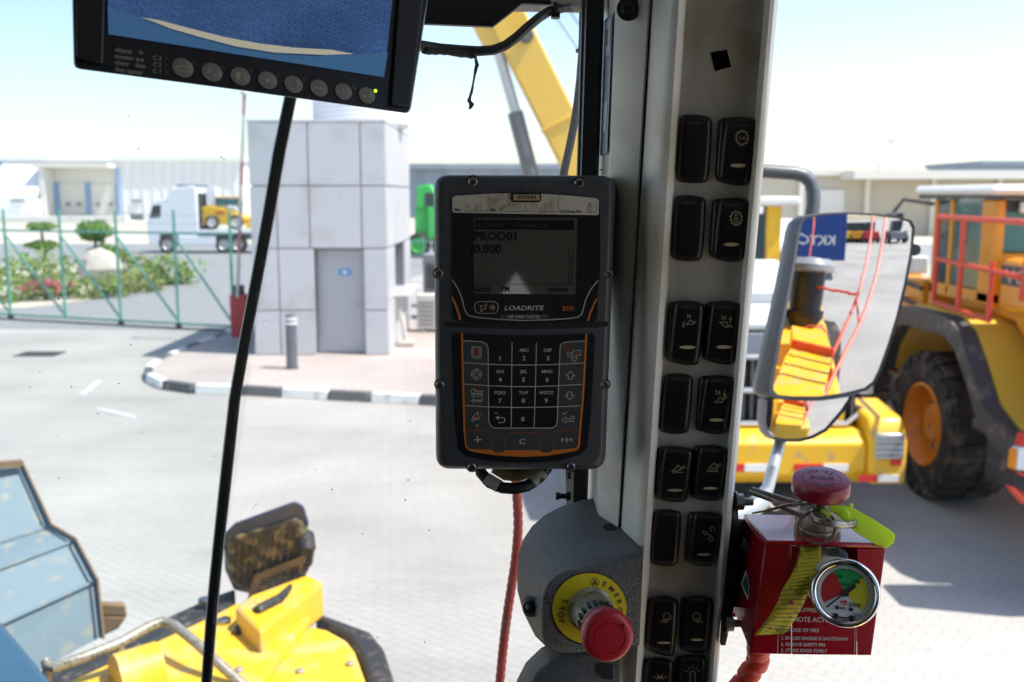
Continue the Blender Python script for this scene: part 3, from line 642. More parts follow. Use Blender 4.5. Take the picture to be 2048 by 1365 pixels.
# cab
cabx0, cabx1, cy0, cy1 = xl+.28, xl+1.85, 9.62, 11.05
mb = MB()
for x in (cabx0, cabx1-.10):
    mb.box((x,cy0,2.14),(x+.10,cy0+.30,3.16)); mb.box((x,cy1-.09,1.95),(x+.10,cy1,3.16)); mb.box((x,cy0+.95,2.14),(x+.10,cy0+1.03,3.16))
mb.box((cabx0,cy0,2.12),(cabx1,cy1,2.26)); mb.build('cab_frame', M['orangey'], ld, bevel=.02)
P_(ld, 'cab_door', M['darkglass'], ((cabx0+.02,cy0+1.04,2.27),(cabx0+.05,cy1-.10,3.15)))
P_(ld, 'side_window', M['teal'], ((cabx0+.03,cy0+.31,2.27),(cabx0+.06,cy0+.94,3.15)))
P_(ld, 'rear_window', M['teal'], ((cabx0+.11,cy0+.05,2.66),(cabx1-.11,cy0+.08,3.05)))
P_(ld, 'rear_panel', M['orangey'], ((cabx0+.102,cy0+.02,2.265),(cabx1-.102,cy0+.12,2.64)))
P_(ld, 'rear_header', M['darkgrey'], ((cabx0+.102,cy0+.02,3.06),(cabx1-.102,cy0+.12,3.155)))
for x in (cabx0+.2, cabx0+.42): P_(ld, 'work_lamp', M['white'], ((x,cy0-.10,3.03),(x+.14,cy0-.02,3.14)), bev=.02)
P_(ld, 'front_window', M['teal'], ((cabx0+.11,cy1-.06,2.27),(cabx1-.11,cy1-.03,3.15)))
roof = P_(ld, 'cab_roof', M['fascia'], ((cabx0-.12,cy0-.18,3.20),(cabx1+.12,cy1+.28,3.30)), bev=.05)
P_(ld, 'roof_edge', M['darkgrey'], ((cabx0-.08,cy0-.12,3.16),(cabx1+.08,cy1+.22,3.199)))
mb = MB(); mb.lathe((cabx0+.55,cy0+.2,3.30),(0,0,1),[(0,.09),(.03,.09),(.03,.07),(.13,.065),(.15,.02)],14); mb.build('beacon', M['reflr'], ld)
tubes(ld, 'wing_mirror_arm', M['darkgrey'], [[(cabx0,cy1,3.1),(cabx0-.25,cy1+.22,3.15),(cabx0-.35,cy1+.25,3.0)]], .02)
P_(ld, 'wing_mirror', M['darkgrey'], ((cabx0-.44,cy1+.2,2.62),(cabx0-.24,cy1+.26,3.0)), bev=.02)
# handrail cage, one bar per part
hx = xl+.02
for p in ([(hx,10.30,2.08),(hx,10.30,2.98)], [(hx,9.72,2.08),(hx,9.72,2.95)], [(hx,9.08,2.05),(hx,9.08,2.60)], [(hx,8.52,2.30),(hx,8.45,2.85),(hx,8.52,2.96),(hx,8.62,2.97)]):
    tubes(ld, 'handrail_post', M['redrail'], [p], .028)
for p in ([(hx,10.30,2.98),(hx,8.62,2.97)], [(hx,10.30,2.55),(hx,8.60,2.50)], [(hx,10.30,2.10),(hx,9.08,2.06)]): tubes(ld, 'handrail_bar', M['redrail'], [p], .026)
# front half, seen in slices beside the mirror
P_(ld, 'front_frame', M['orangey'], ((xl+.8,11.6,.8),(xl+1.7,14.4,1.9)), bev=.04)
mb = MB(); xprism(mb, [(11.9,1.8),(12.1,2.35),(13.6,1.6),(15.6,.7),(15.5,.45),(13.3,1.2)], xl+.45, xl+.62); mb.build('lift_arm', M['orangey'], ld, bevel=.02)
mb = MB(); xprism(mb, [(11.9,1.8),(12.1,2.35),(13.6,1.6),(15.6,.7),(15.5,.45),(13.3,1.2)], xl+1.9, xl+2.07); mb.build('lift_arm', M['orangey'], ld, bevel=.02)
P_(ld, 'valve_block', M['orangey'], ((xl+.30,11.3,1.55),(xl+.8,11.9,2.25)), bev=.03)
for z in (1.75,1.95,2.15): tubes(ld, 'hose', M['darkgrey'], [[(xl+.28,11.25,z),(xl+.2,11.6,z+.05),(xl+.5,12.2,z)]], .025)
P_(ld, 'lamp', M['white'], ((xl+.25,11.5,2.3),(xl+.45,11.6,2.5)), bev=.02)
mb = MB(); xprism(mb, [(15.2,.2),(16.6,.15),(16.2,1.3),(15.4,1.5),(15.1,.9)], xl-.1, xl+2.6); mb.build('bucket', M['darkgrey'], ld, bevel=.02)

# --- loader seen from behind, in front of it: yellow counterweight, grille, white hood
lb = thing('white_hood_loader', 'parked loader seen from behind, with white hood and yellow bumper', 'wheel loader', (2.25, 10.5, 0))
bx0, bx1 = .95, 3.62
mb = MB(); mb.prism([(bx0,9.25,.50),(bx0,9.10,.52),(bx0,8.98,.62),(bx0,8.98,.92),(bx0,9.10,1.02),(bx0,9.6,1.02),(bx0,9.6,.50)], (bx1-.33-bx0,0,0)); mb.build('bumper', M['yellow'], lb, bevel=.02)
mb = MB(); mb.prism([(bx1-.33,8.90,.55),(bx1-.33,8.90,.96),(bx1-.33,9.05,1.16),(bx1-.33,9.7,1.22),(bx1-.33,9.7,.55)], (.35,0,0)); mb.build('corner_weight', M['yellow'], lb, bevel=.05, seg=3)
P_(lb, 'tail_lamp_guard', M['silver'], ((bx1-.29,8.88,.80),(bx1-.02,8.915,1.04)), bev=.01)
for i in range(4): P_(lb, 'guard_bar', M['acg'], ((bx1-.285,8.868,.825+i*.052),(bx1-.035,8.879,.850+i*.052)))
for i, (x0,x1) in enumerate(((1.9,2.15),(2.16,2.42),(2.62,2.88),(2.89,3.12))):
    P_(lb, 'reflector', M['reflr'] if i % 2 == 0 else M['reflw'], ((x0,8.966,.66),(x1,8.979,.73)))
for i, (x0,x1) in enumerate(((3.2,3.36),(3.37,3.56))): P_(lb, 'reflector', M['reflr'] if i % 2 == 0 else M['reflw'], ((x0,8.885,.585),(x1,8.899,.65)))
P_(lb, 'reflector', M['reflr'], ((3.48,8.885,.74),(3.58,8.899,.79)))
P_(lb, 'radiator', M['blackm'], ((1.35,9.32,1.03),(3.28,9.6,1.98)))
for i in range(24): P_(lb, 'grille_bar', M['greypipe'], ((1.38+i*.08,9.26,1.05),(1.405+i*.08,9.31,1.92)))
for z in (1.06, 1.38, 1.70): tubes(lb, 'grille_rail', M['silver'], [[(1.3,9.20,z),(3.16,9.20,z),(3.32,9.30,z+.08)]], .028)
for x in (2.72, 3.06): P_(lb, 'grille_stay', M['yellow'], ((x,9.215,1.04),(x+.08,9.255,1.9)))
mb = MB(); mb.tube([(3.36,9.35,1.33),(3.36,9.35,1.62),(3.36,9.35,1.625),(3.36,9.35,1.95),(3.36,9.35,1.955),(3.36,9.35,2.12)], [.085,.085,.07,.07,.078,.078], 16); mb.build('exhaust_stack', M['silver'], lb)
mb = MB(); mb.prism([(1.25,9.28,1.93),(1.25,9.22,2.02),(1.25,9.7,2.12),(1.25,12.0,2.44),(1.25,12.0,1.2),(1.25,9.62,1.2),(1.25,9.62,1.93)], (1.95,0,0)); mb.build('hood', M['truckw'], lb, bevel=.05, seg=3)
mb = MB(); mb.hexa([(1.35,9.80,2.139),(3.1,9.80,2.139),(3.1,10.2,2.195),(1.35,10.2,2.195)],[(1.35,9.80,2.15),(3.1,9.80,2.15),(3.1,10.2,2.206),(1.35,10.2,2.206)]); mb.build('hood_louvre', M['acg'], lb)
P_(lb, 'hood_rear_panel', M['truckg'], ((1.3,9.24,1.72),(3.15,9.275,1.92)), bev=.01)
for x in (1.248, 3.202): P_(lb, 'hood_vent', M['acg'], ((min(x,x-.004),9.9,1.5),(max(x,x+.004),11.2,1.85)))
for x in (1.3, 3.35): wheel(lb, (x,10.9,.75), (1 if x > 2 else -1,0,0), .75, .55, M['rim'], detail=False)
for x in (1.3, 3.35): wheel(lb, (x,14.2,.75), (1 if x > 2 else -1,0,0), .75, .55, M['rim'], detail=False)
P_(lb, 'chassis', M['darkgrey'], ((1.6,9.65,.6),(3.0,15,1.18)))
P_(lb, 'cab_base', M['yellow'], ((1.35,12.05,1.19),(3.25,13.5,2.3)), bev=.03)
for x in (1.35,3.07):
    for y in (12.05,13.35): P_(lb, 'cab_post', M['yellow'], ((x,y,2.302),(x+.17,y+.14,3.07)), bev=.01)
P_(lb, 'cab_glass', M['darkglass'], ((1.53,12.10,2.302),(3.06,12.13,3.07)))
P_(lb, 'cab_roof', M['fascia'], ((1.25,11.9,3.072),(3.42,13.7,3.18)), bev=.03)
for x in (2.5,2.8): P_(lb, 'roof_lamp', M['white'], ((x,11.82,2.98),(x+.16,11.89,3.06)), bev=.01)
# --- white machine roof behind the mirror
vn = thing('white_van', 'white van roof showing behind the round mirror', 'van', (5.6, 19.5, 0))
mb = MB(); xprism(mb, [(17.5,.4),(17.5,2.3),(17.8,2.62),(21.5,2.70),(22.3,2.0),(23.2,1.5),(23.3,.4)], 4.3, 6.3); mb.build('body', M['truckw'], vn, bevel=.08, seg=3)
P_(vn, 'rear_window', M['darkglass'], ((4.55,17.485,1.5),(6.05,17.499,2.2)))
for x in (4.45,6.15):
    for y in (18.4,22.2): wheel(vn, (x,y,.36), (1 if x > 5 else -1,0,0), .36, .24, M['silver'], detail=False)

# --- mobile crane: boom, ram and carrier
cr = thing('mobile_crane', 'yellow mobile crane boom with its grey lifting ram against the sky', 'crane', (2.5, 28, 0))
YC = 28.0
b0 = AY(1240, 490, YC); b1 = AY(880, -230, YC); bd = (b1-b0).normalized(); bn = bd.cross(Vector((0,1,0))).normalized()
mb = MB(); mb.obox((b0+b1)/2, (b1-b0)/2, bn*.50, Vector((0,.40,0))); mb.build('boom', M['crane'], cr, bevel=.06)
q0 = AY(1120, 245, YC); mb = MB(); mb.obox(q0, bd*.05, bn*.56, Vector((0,.46,0))); mb.build('boom_collar', M['crane'], cr, bevel=.02)
q0 = AY(1052, 72, YC-.42); mb = MB(); mb.lathe(q0, (0,-1,0), [(0,.20),(.10,.20),(.12,.15)], 20); mb.build('pivot_pin', M['darkgrey'], cr)
mb = MB(); mb.obox(AY(1000, 50, YC), bd*.5, bn*.68, Vector((0,.30,0))); mb.build('ram_lug', M['crane'], cr, bevel=.03)
mb = MB(); mb.tube([AY(982,50,YC-.1), AY(1033,232,YC-.1)], .15, 14); mb.build('ram_rod', M['silver'], cr)
mb = MB(); mb.tube([AY(1030,225,YC-.1), AY(1075,400,YC-.1), AY(1090,455,YC-.1)], .22, 16); mb.build('ram_barrel', M['greypipe'], cr)
P_(cr, 'turntable', M['crane'], ((.6,27.0,1.3),(4.6,29.0,2.35)), bev=.05)
P_(cr, 'carrier', M['crane'], ((-1.4,26.8,.55),(5.2,29.2,1.28)), bev=.05)
for x in (-.6,.9,3.4,4.7):
    for y in (26.75,29.25): wheel(cr, (x,y,.55), (0,-1 if y < 28 else 1,0), .55, .35, M['silver'], detail=False)
tubes(cr, 'hoist_rope', M['darkgrey'], [[AY(1075,-20,YC+.2),AY(1170,120,YC+.2)],[AY(1110,-20,YC+.2),AY(1200,110,YC+.2)]], .018, 5)

# --- truck on the public road, with a small yellow machine on its bed
tr = thing('white_truck', 'white cab-over truck with flat bed on the road behind the gate', 'truck', (-16.5, 56, 0))
YT = 55.0
def tx(px): return (px-1024)/F*YT*1.004
def tz(py): return AY(400, py, YT).z
x0 = tx(303)
cabp = [(tx(303),.55),(tx(301),1.6),(tx(308),2.2),(tx(320),2.9),(tx(342),3.05),(tx(350),3.55),(tx(396),3.72),(tx(402),3.5),(tx(402),.9),(tx(362),.9),(tx(358),1.05),(tx(326),1.05),(tx(322),.55)]
mb = MB(); mb.prism([(x,YT,z) for x, z in cabp], (0,2.45,0)); mb.build('cab', M['truckw'], tr, bevel=.06, seg=3)
mb = MB(); mb.prism([(tx(307),YT-.012,1.95),(tx(329),YT-.012,2.0),(tx(331),YT-.012,2.65),(tx(315),YT-.012,2.65)], (0,.02,0)); mb.build('side_window', M['darkglass'], tr)
P_(tr, 'mirror', M['acg'], ((tx(272),YT-.25,1.85),(tx(298),YT-.12,2.2)), bev=.03)
P_(tr, 'air_deflector', M['truckg'], ((tx(364),YT+.05,3.6),(tx(400),YT+2.4,3.78)), bev=.04)
P_(tr, 'fuel_tank', M['truckw'], ((tx(362),YT-.02,.45),(tx(436),YT+.6,.98)), bev=.06)
P_(tr, 'chassis', M['truckg'], ((tx(330),YT+.5,.75),(tx(640),YT+1.9,1.1)))
P_(tr, 'flat_bed', M['truckw'], ((tx(404),YT-.05,1.12),(tx(640),YT+2.45,1.30)), bev=.03)
for a in (340, 452, 480, 560): wheel(tr, (tx(a),YT+.15,.50), (0,-1,0), .50, .32, M['silver'], detail=False)
P_(tr, 'cab_rear_gap', M['darkgrey'], ((tx(402)+.01,YT+.2,1.3),(tx(408),YT+2.2,3.3)))
mx_ = thing('small_yellow_loader', 'small yellow backhoe machine carried on the white truck', 'backhoe', (tx(445), 56, 1.3))
mb = MB(); mb.prism([(tx(405),YT+.4,1.75),(tx(407),YT+.4,2.55),(tx(432),YT+.4,2.62),(tx(455),YT+.4,2.45),(tx(478),YT+.4,2.2),(tx(492),YT+.4,2.0),(tx(494),YT+.4,1.6),(tx(405),YT+.4,1.55)], (0,1.3,0)); mb.build('body', M['yellow'], mx_, bevel=.06)
P_(mx_, 'cab_glass', M['teal'], ((tx(437),YT+.45,2.62),(tx(478),YT+1.6,3.02)), bev=.03)
for a in (437, 456, 478): P_(mx_, 'cab_post', M['darkgrey'], ((tx(a)-.03,YT+.42,2.5),(tx(a)+.04,YT+.46,3.05)))
P_(mx_, 'cab_roof', M['yellow'], ((tx(434),YT+.4,3.05),(tx(482),YT+1.7,3.12)), bev=.02)
P_(mx_, 'side_stripe', M['barrier'], ((tx(434),YT+.385,2.18),(tx(452),YT+.398,2.30)))
for a, r in ((428,.40),(475,.40)): wheel(mx_, (tx(a),YT+.3,1.30+r), (0,-1,0), r, .3, M['fascia'], detail=False)
mb = MB(); mb.prism([(tx(494),YT+.4,1.35),(tx(508),YT+.4,1.4),(tx(506),YT+.4,2.0),(tx(492),YT+.4,1.9)], (0,1.4,0)); mb.build('bucket', M['yellow'], mx_, bevel=.03)
P_(tr, 'white_box', M['truckw'], ((tx(414),YT+.6,2.63),(tx(434),YT+1.5,3.6)), bev=.02)  # plain white box behind the cab, not a known truck part

# --- green machine beyond the gatehouse
gm = thing('green_machine', 'bright green telehandler machine beyond the gatehouse', 'machine', (-4.4, 52, 0))
P_(gm, 'body', M['green'], ((-5.0,51.5,.8),(-3.6,53,2.5)), bev=.06)
mb = MB(); mb.prism([(-4.9,51.45,2.5),(-4.9,51.45,3.65),(-4.2,51.45,3.75),(-3.9,51.45,3.2),(-3.8,51.45,2.5)], (0,1.5,0)); mb.build('cab', M['green'], gm, bevel=.05)
P_(gm, 'cab_glass', M['darkglass'], ((-4.45,51.42,2.6),(-3.98,51.445,3.3)))
P_(gm, 'boom', M['green'], ((-4.3,51.2,1.0),(-4.05,51.44,2.6)), bev=.03)
for x in (-4.8,-3.5): wheel(gm, (x,51.4,.65), (0,-1,0), .65, .5, M['green'], detail=False)
# ------------------------------------------------------------------ our own machine: front frame, lamp, bucket
def own(px, py, z): return G(px, py, z)
of = thing('loader_front_frame', 'yellow front fender and frame of our own loader, bottom left', 'loader frame', (-.9, 3.0, 1.2))
mb = MB(); mb.prism([own(x, y, 1.90) for x, y in [(60,1440),(136,1362),(416,1234),(470,1206),(560,1200),(640,1195),(610,1246),(560,1300),(480,1440)]], (0,0,-.05)); mb.build('fender_deck', M['ownyellow'], of, bevel=.012)
fr_ = [(470,1440),(560,1304),(617,1246),(660,1256),(697,1276),(712,1296),(721,1320),(737,1364),(752,1440)]
mb = MB(); mb.prism([own(x, y, 1.86) for x, y in fr_], (0,0,-.30)); mb.build('fender_cheek', M['ownyellow'], of, bevel=.03, seg=3)
edge_i = [(632,1236),(697,1272),(722,1312),(739,1364),(755,1440)]; edge_o = [(632,1222),(741,1262),(769,1296),(791,1364),(806,1440)]
mb = MB(); mb.prism([own(x, y, 1.84) for x, y in edge_i + edge_o[::-1]], (0,0,-.16)); mb.build('rubber_edge', M['rubber'], of, bevel=.015)
mb = MB(); mb.prism([own(x, y, 1.88) for x, y in [(10,1440),(92,1344),(416,1196),(470,1176),(470,1204),(416,1231),(136,1358),(70,1425)]], (0,0,-.10)); mb.build('rubber_flap', M['rubber'], of, bevel=.01)
# bracket that carries the lamp
bt_ = [own(x, y, 1.97) for x, y in [(470,1215),(500,1190),(615,1148),(647,1164),(600,1200),(520,1262)]]
mb = MB(); mb.prism(bt_, (0,0,-.12)); mb.build('lamp_bracket', M['ownyellow'], of, bevel=.012)
for x, y in ((448,1246),(410,1205)): mb = MB(); mb.lathe(own(x,y,1.90), (0,0,1), [(0,.022),(.012,.022),(.016,.015)], 12); mb.build('bolt', M['steel'], of)
mb = MB(); c0 = own(232,1372,1.90); c1 = own(318,1344,1.90)
mb.loft([[c + Vector((math.cos(t)*.0, 0, 0)) + (own(300,1400,1.90)-own(245,1330,1.90)).normalized()*math.cos(t)*.075 + Vector((0,0,math.sin(t)*.085)) for t in [math.pi*k/12 for k in range(13)]] for c in (c0, c1)]); mb.build('pipe_cover', M['ownyellow'], of)
hp = [own(92,1322,1.98), own(97,1333,1.97), own(106,1336,1.97), own(180,1310,1.98), own(240,1286,1.99), own(300,1252,2.0), own(325,1243,2.0), own(348,1250,2.0), own(395,1288,1.98), own(432,1322,1.95), own(490,1375,1.90)]
mb = MB(); mb.tube(hp, .014, 10); mb.build('grab_handle', M['zinc'], of)
for a in (0, 4): mb = MB(); mb.tube([hp[a], Vector((hp[a].x, hp[a].y, 1.88))], .012, 8); mb.build('handle_foot', M['zinc'], of)
for x, y, z in ((527,1296,1.90),(478,1342,1.90),(700,1330,1.86),(600,1345,1.86)):
    mb = MB(); mb.lathe(own(x,y,z), (0,0,1), [(0,.013),(.006,.013),(.010,.007)], 10); mb.build('bolt', M['zinc'], of)
mb = MB(); mb.prism([own(x, y, 2.02) for x, y in [(-60,1330),(-60,1225),(0,1235),(48,1290),(110,1365),(140,1420),(-60,1440)]], (0,0,-.18)); mb.build('lift_arm', M['navy'], of, bevel=.02)
# work lamp, seen from behind
wl_ = thing('work_lamp', 'dusty work lamp with ribbed back mounted on the yellow fender', 'lamp', own(540,1180,1.97))
LP = Plane.tri(V(450,1060,3.18), V(612,1020,3.22), V(455,1175,3.30))
bk = [(448,1082),(466,1064),(600,1024),(616,1034),(620,1096),(606,1160),(530,1194),(468,1180),(450,1140)]
mb = MB(); mb.loft([[LP.P(534+(x-534)*k, 1110+(y-1110)*k, l) for x, y in bk] for k, l in ((1,-.10),(1.0,-.015),(.86,.02))]); lb_ = mb.build('housing', M['lampback'], wl_, bevel=.008)
mb = MB(); mb.loft([[LP.P(x, y, l) for x, y in [(442,1074),(470,1046),(590,1002),(608,1012),(619,1050),(602,1044),(472,1088),(448,1104)]] for l in (-.16,.012)]); mb.build('visor', M['lampblue'], wl_, bevel=.008)
for i in range(9):
    f = i/8; mb = MB(); a = (478+f*118, 1082-f*36); b = (474+f*112, 1168-f*12)
    mb.loft([[LP.P(x, y, l) for x, y in [(a[0]-2,a[1]),(a[0]+2,a[1]),(b[0]+2,b[1]),(b[0]-2,b[1])]] for l in (.01,.028)]); mb.build('cooling_fin', M['lampback'], wl_)
mb = MB(); mb.loft([[LP.P(x, y, l) for x, y in [(522,1160),(598,1130),(604,1172),(614,1166),(606,1112),(510,1150),(494,1200),(506,1214)]] for l in (.03,.05)]); mb.build('lamp_yoke', M['rust'], wl_)
mb = MB(); mb.tube([LP.P(612,1078,.03), LP.P(622,1095,.05), LP.P(618,1125,.05), LP.P(600,1160,.04), own(560,1196,1.985), own(520,1216,1.985), own(490,1240,1.92), own(470,1268,1.905)], .013, 8); mb.build('cable', M['rubber'], wl_)
mb = MB(); mb.lathe(LP.P(612,1085,.02), LP.n, [(-.03,.03),(.03,.03),(.05,.02)], 12); mb.build('cable_gland', M['rubber'], wl_)
# bucket
bu = thing('loader_bucket', 'worn blue grey loader bucket with rusty edges at the left', 'bucket', (-2.4, 4.3, .6))
pr = [(36,930,4.75),(92,1056,4.60),(144,1084,4.45),(186,1165,4.35),(199,1276,4.30)]
lf = [(-330,960,4.30),(-330,1190,4.10),(-330,1262,3.95),(-330,1400,3.8),(-330,1560,3.75)]
for i in range(4):
    a, b = V(*pr[i]), V(*pr[i+1]); c, d = V(*lf[i+1]), V(*lf[i]); n = (b-a).cross(d-a).normalized(); n = n if n.dot(EYE-a) > 0 else -n
    mb = MB(); mb.hexa([a-n*.03,b-n*.03,c-n*.03,d-n*.03],[a,b,c,d]); mb.build('back_plate', M['bluegrey'], bu)
rim_ = [V(x+dx, y, d-.02) for x, y, d in pr for dx in (0,)]
mb = MB(); oo = [(44,922,4.74),(104,1050,4.58),(152,1078,4.43),(196,1160,4.33),(208,1278,4.28)]
for i in range(4): mb.hexa([V(*pr[i])*1, V(*oo[i]), V(*oo[i+1]), V(*pr[i+1])], [V(x,y,d+.5) for x,y,d in (pr[i],)] + [V(x,y,d+.5) for x,y,d in (oo[i],oo[i+1],pr[i+1])])
mb.build('side_plate', M['navy'], bu)
for i in (1,2,3): mb = MB(); mb.tube([V(pr[i][0],pr[i][1],pr[i][2]-.005), V(lf[i][0],lf[i][1],lf[i][2]-.005)], .009, 6); mb.build('weld_seam', M['bluegrey'], bu)
for i in range(4):
    mb = MB(); mb.tube([V(oo[i][0],oo[i][1],oo[i][2]-.02), V(oo[i+1][0],oo[i+1][1],oo[i+1][2]-.02)], .0055, 8); mb.build('wear_strip', M['rust'], bu)
mb = MB(); mb.bar(V(44,926,4.72), V(-330,958,4.27), .03, .03); mb.build('top_edge', M['rust'], bu)
mb = MB(); mb.hexa([V(190,1208,4.5),V(252,1210,4.5),V(254,1234,4.5),V(196,1232,4.5)], [V(190,1202,4.8),V(248,1204,4.8),V(250,1225,4.8),V(196,1225,4.8)])
mb.hexa([V(196,1232,4.5),V(254,1234,4.5),V(236,1258,4.5),V(200,1275,4.5)], [V(196,1225,4.8),V(250,1225,4.8),V(236,1250,4.8),V(200,1268,4.8)]); mb.build('corner_tooth', M['rust'], bu, bevel=.008)

# ------------------------------------------------------------------ outside mirror on its arm
MD = 2.0
mc = V(1690, 600, MD)
az = R(184.5); el = R(-1.0)
mn = Vector((math.sin(az)*math.cos(el), math.cos(az)*math.cos(el), math.sin(el)))
class Ball:
    def __init__(s, c, n, rad): s.c = c - n*rad; s.r = rad
    def hit(s, px, py, lift=0.0):
        d = ray(px, py).normalized(); o = EYE - s.c; b = o.dot(d); cc = o.dot(o) - (s.r+lift)**2
        disc = b*b - cc
        return EYE + d*(-b - math.sqrt(max(disc, 0)))
    def refl(s, px, py):
        h = s.hit(px, py); d = ray(px, py).normalized(); n = (h - s.c).normalized(); return h, (d - n*2*d.dot(n)).normalized()
    def at(s, px, py, t): h, d = s.refl(px, py); return h + d*t
    def atz(s, px, py, z): h, d = s.refl(px, py); return h + d*((z-h.z)/d.z)
MS = Ball(mc, mn, 1.6)
for _k in range(400):                                  # tilt the glass until the reflected horizon sits at its top edge
    if MS.refl(1700, 440)[1].z < 0.0: break
    el -= R(.05); mn = Vector((math.sin(az)*math.cos(el), math.cos(az)*math.cos(el), math.sin(el))); MS = Ball(mc, mn, 1.6)
mo = thing('rear_view_mirror', 'large convex rear view mirror on a grey pipe arm outside the cab', 'mirror', V(1540, 980, 2.0))
main = [(1613,436),(1650,430),(1694,428),(1750,431),(1795,437),(1818,444),(1825,458),(1821,507),(1808,575),(1793,637),(1776,692),(1757,744),(1746,766),(1730,779),(1690,789),(1639,796),(1590,796),(1556,792),(1546,782),(1546,766),(1558,700),(1571,633),(1582,575),(1593,510),(1600,462),(1605,445)]
low = [(1534,801),(1556,798),(1590,802),(1640,802),(1690,795),(1702,792),(1698,803),(1684,824),(1651,862),(1625,876),(1599,883),(1570,883),(1545,878),(1535,866),(1531,845)]
def disc_fill(mb, pts, f, rings=9):
    cx = sum(p[0] for p in pts)/len(pts); cy = sum(p[1] for p in pts)/len(pts); n = len(pts)
    vs = [f(cx, cy)]
    for k in range(1, rings+1): vs += [f(cx+(x-cx)*k/rings, cy+(y-cy)*k/rings) for x, y in pts]
    fs = [(0, 1+i, 1+(i+1) % n) for i in range(n)]
    for k in range(rings-1):
        for i in range(n): j = (i+1) % n; fs.append((1+k*n+i, 1+(k+1)*n+i, 1+(k+1)*n+j, 1+k*n+j))
    mb.add(vs, fs)
def dense(pts, m=3):
    out = []
    for i in range(len(pts)):
        a = Vector(pts[i]); b = Vector(pts[(i+1) % len(pts)])
        for k in range(m): out.append(tuple(a.lerp(b, k/m)))
    return out
mb = MB(); disc_fill(mb, dense(main), lambda x, y: MS.hit(x, y)); mb.build('main_glass', MIR, mo, smooth=80)
cl = V(1600, 835, MD+.09); LS = Ball(cl, Vector((math.sin(R(184.5)), math.cos(R(184.5)), -.15)).normalized(), .60)
mb = MB(); disc_fill(mb, dense(low), lambda x, y: LS.hit(x, y)); mb.build('wide_angle_glass', MIR, mo, smooth=80)
# housings: rim and back shell
def shell(name, pts, S, left):
    cx = sum(p[0] for p in pts)/len(pts); cy = sum(p[1] for p in pts)/len(pts)
    def off(k, l, lx=0): return [S.hit(*(lambda q: q)((x + (x-cx)*k + (lx*max(0, (cx-x)/abs(cx-min(p[0] for p in pts)))), y + (y-cy)*k))) + (FWD*l) for x, y in pts]
    mb = MB(); mb.loft([off(-.005,-.001), off(.012,-.008,-left*.3), off(.025,.006,-left), off(.02,.05,-left), off(-.12,.11,-left*.5), off(-.45,.135)], False, True)
    return mb.build(name, M['greypipe'], mo, smooth=55)
shell('housing', dense(main, 2), MS, 26); shell('lower_housing', dense(low, 2), LS, 3)
mb = MB(); mb.tube([V(1500,340,2.06),V(1560,345,2.06),V(1590,347,2.06),V(1610,353,2.06),V(1622,366,2.06),V(1627,385,2.06),V(1627,410,2.06),V(1622,440,2.06)], .0145, 14)
mb.build('upper_arm', M['greypipe'], mo)
mb = MB(); mb.tube([V(1566,860,2.16),V(1556,900,2.13),V(1545,940,2.05),V(1536,975,2.05),V(1522,1002,2.04),V(1500,1022,2.03),V(1455,1040,2.02)], [.0125,.0125,.0125,.0125,.019,.02,.02], 14); mb.build('lower_arm', M['silver'], mo)
mb = MB(); mb.lathe(V(1826,500,2.0), (0,1,0), [(-.01,.012),(.05,.012)], 12); mb.build('rubber_stop', M['rubber'], mo)

# ------------------------------------------------------------------ our machine's own right side and what the mirror sees behind
rs = thing('loader_rear_deck', 'yellow rear deck of our loader with red rails, seen in the mirror', 'loader deck', (1.2, -1.5, 0))
zd = 1.95
def D(px, py, z=zd): return MS.atz(px, py, z)
dk = [D(1549,785), D(1548,770), D(1570,712), D(1583,694), D(1664,714), D(1646,792)]
mb = MB(); mb.prism(dk, (0,0,-.12)); mb.build('deck_plate', M['ownyellow'], rs, bevel=.01)
for f in (.25, .5, .75):
    a = dk[1].lerp(dk[3], f); b = dk[5].lerp(dk[4], f); mb = MB(); mb.bar(a+Vector((0,0,.004)), b+Vector((0,0,.004)), .012, .012); mb.build('tread_strip', M['rust'], rs)
for pa, pb, z in (((1583,694),(1666,714),zd+.02),):
    a, b = D(*pa), D(*pb); mb = MB(); mb.bar(a, b, .03, .16); mb.build('kick_board', M['redrail'], rs)
a, b = D(1583,688), D(1666,708); mb = MB(); e = (a-mc); e.z = 0; e.normalize()
mb.prism([a, b, b+e*.55, a+e*.55], (0,0,-.25)); mb.build('rear_step', M['ownyellow'], rs, bevel=.02)
def rail(name, pts, r=.018):
    mb = MB()
    q = [MS.at(x, y, t) for x, y, t in pts]; path = []
    for i in range(len(q)-1):
        a, b, c, d = q[max(i-1,0)], q[i], q[i+1], q[min(i+2,len(q)-1)]
        for u in [k/6 for k in range(6)]: path.append(.5*(2*b + (c-a)*u + (2*a-5*b+4*c-d)*u*u + (3*b-a-3*c+d)*u**3))
    mb.tube(path + [q[-1]], r, 8); return mb.build(name, M['redrail'], rs)
rail('handrail', [(1744,437,4.2),(1738,500,3.75),(1716,588,3.1),(1690,652,2.65),(1658,724,2.2)])
rail('handrail', [(1771,437,3.6),(1757,530,3.0),(1726,633,2.42),(1690,705,2.06),(1646,792,1.75)])
rail('handrail', [(1633,574,3.3),(1715,589,3.1)]); rail('handrail', [(1712,588,2.9),(1718,650,2.6)], .012)
rail('handrail', [(1630,436,5.4),(1583,700,4.2)])
rail('handrail', [(1607,690,3.0),(1610,655,3.0),(1648,660,3.0),(1647,690,3.0)], .012)
pc = thing('air_precleaner', 'black air precleaner with grey lid reflected in the mirror', 'air cleaner', MS.at(1602,640,3.4))
c0 = MS.at(1606,650,3.5); c1 = MS.at(1622,515,3.5); ax = (c1-c0); Lh = ax.length
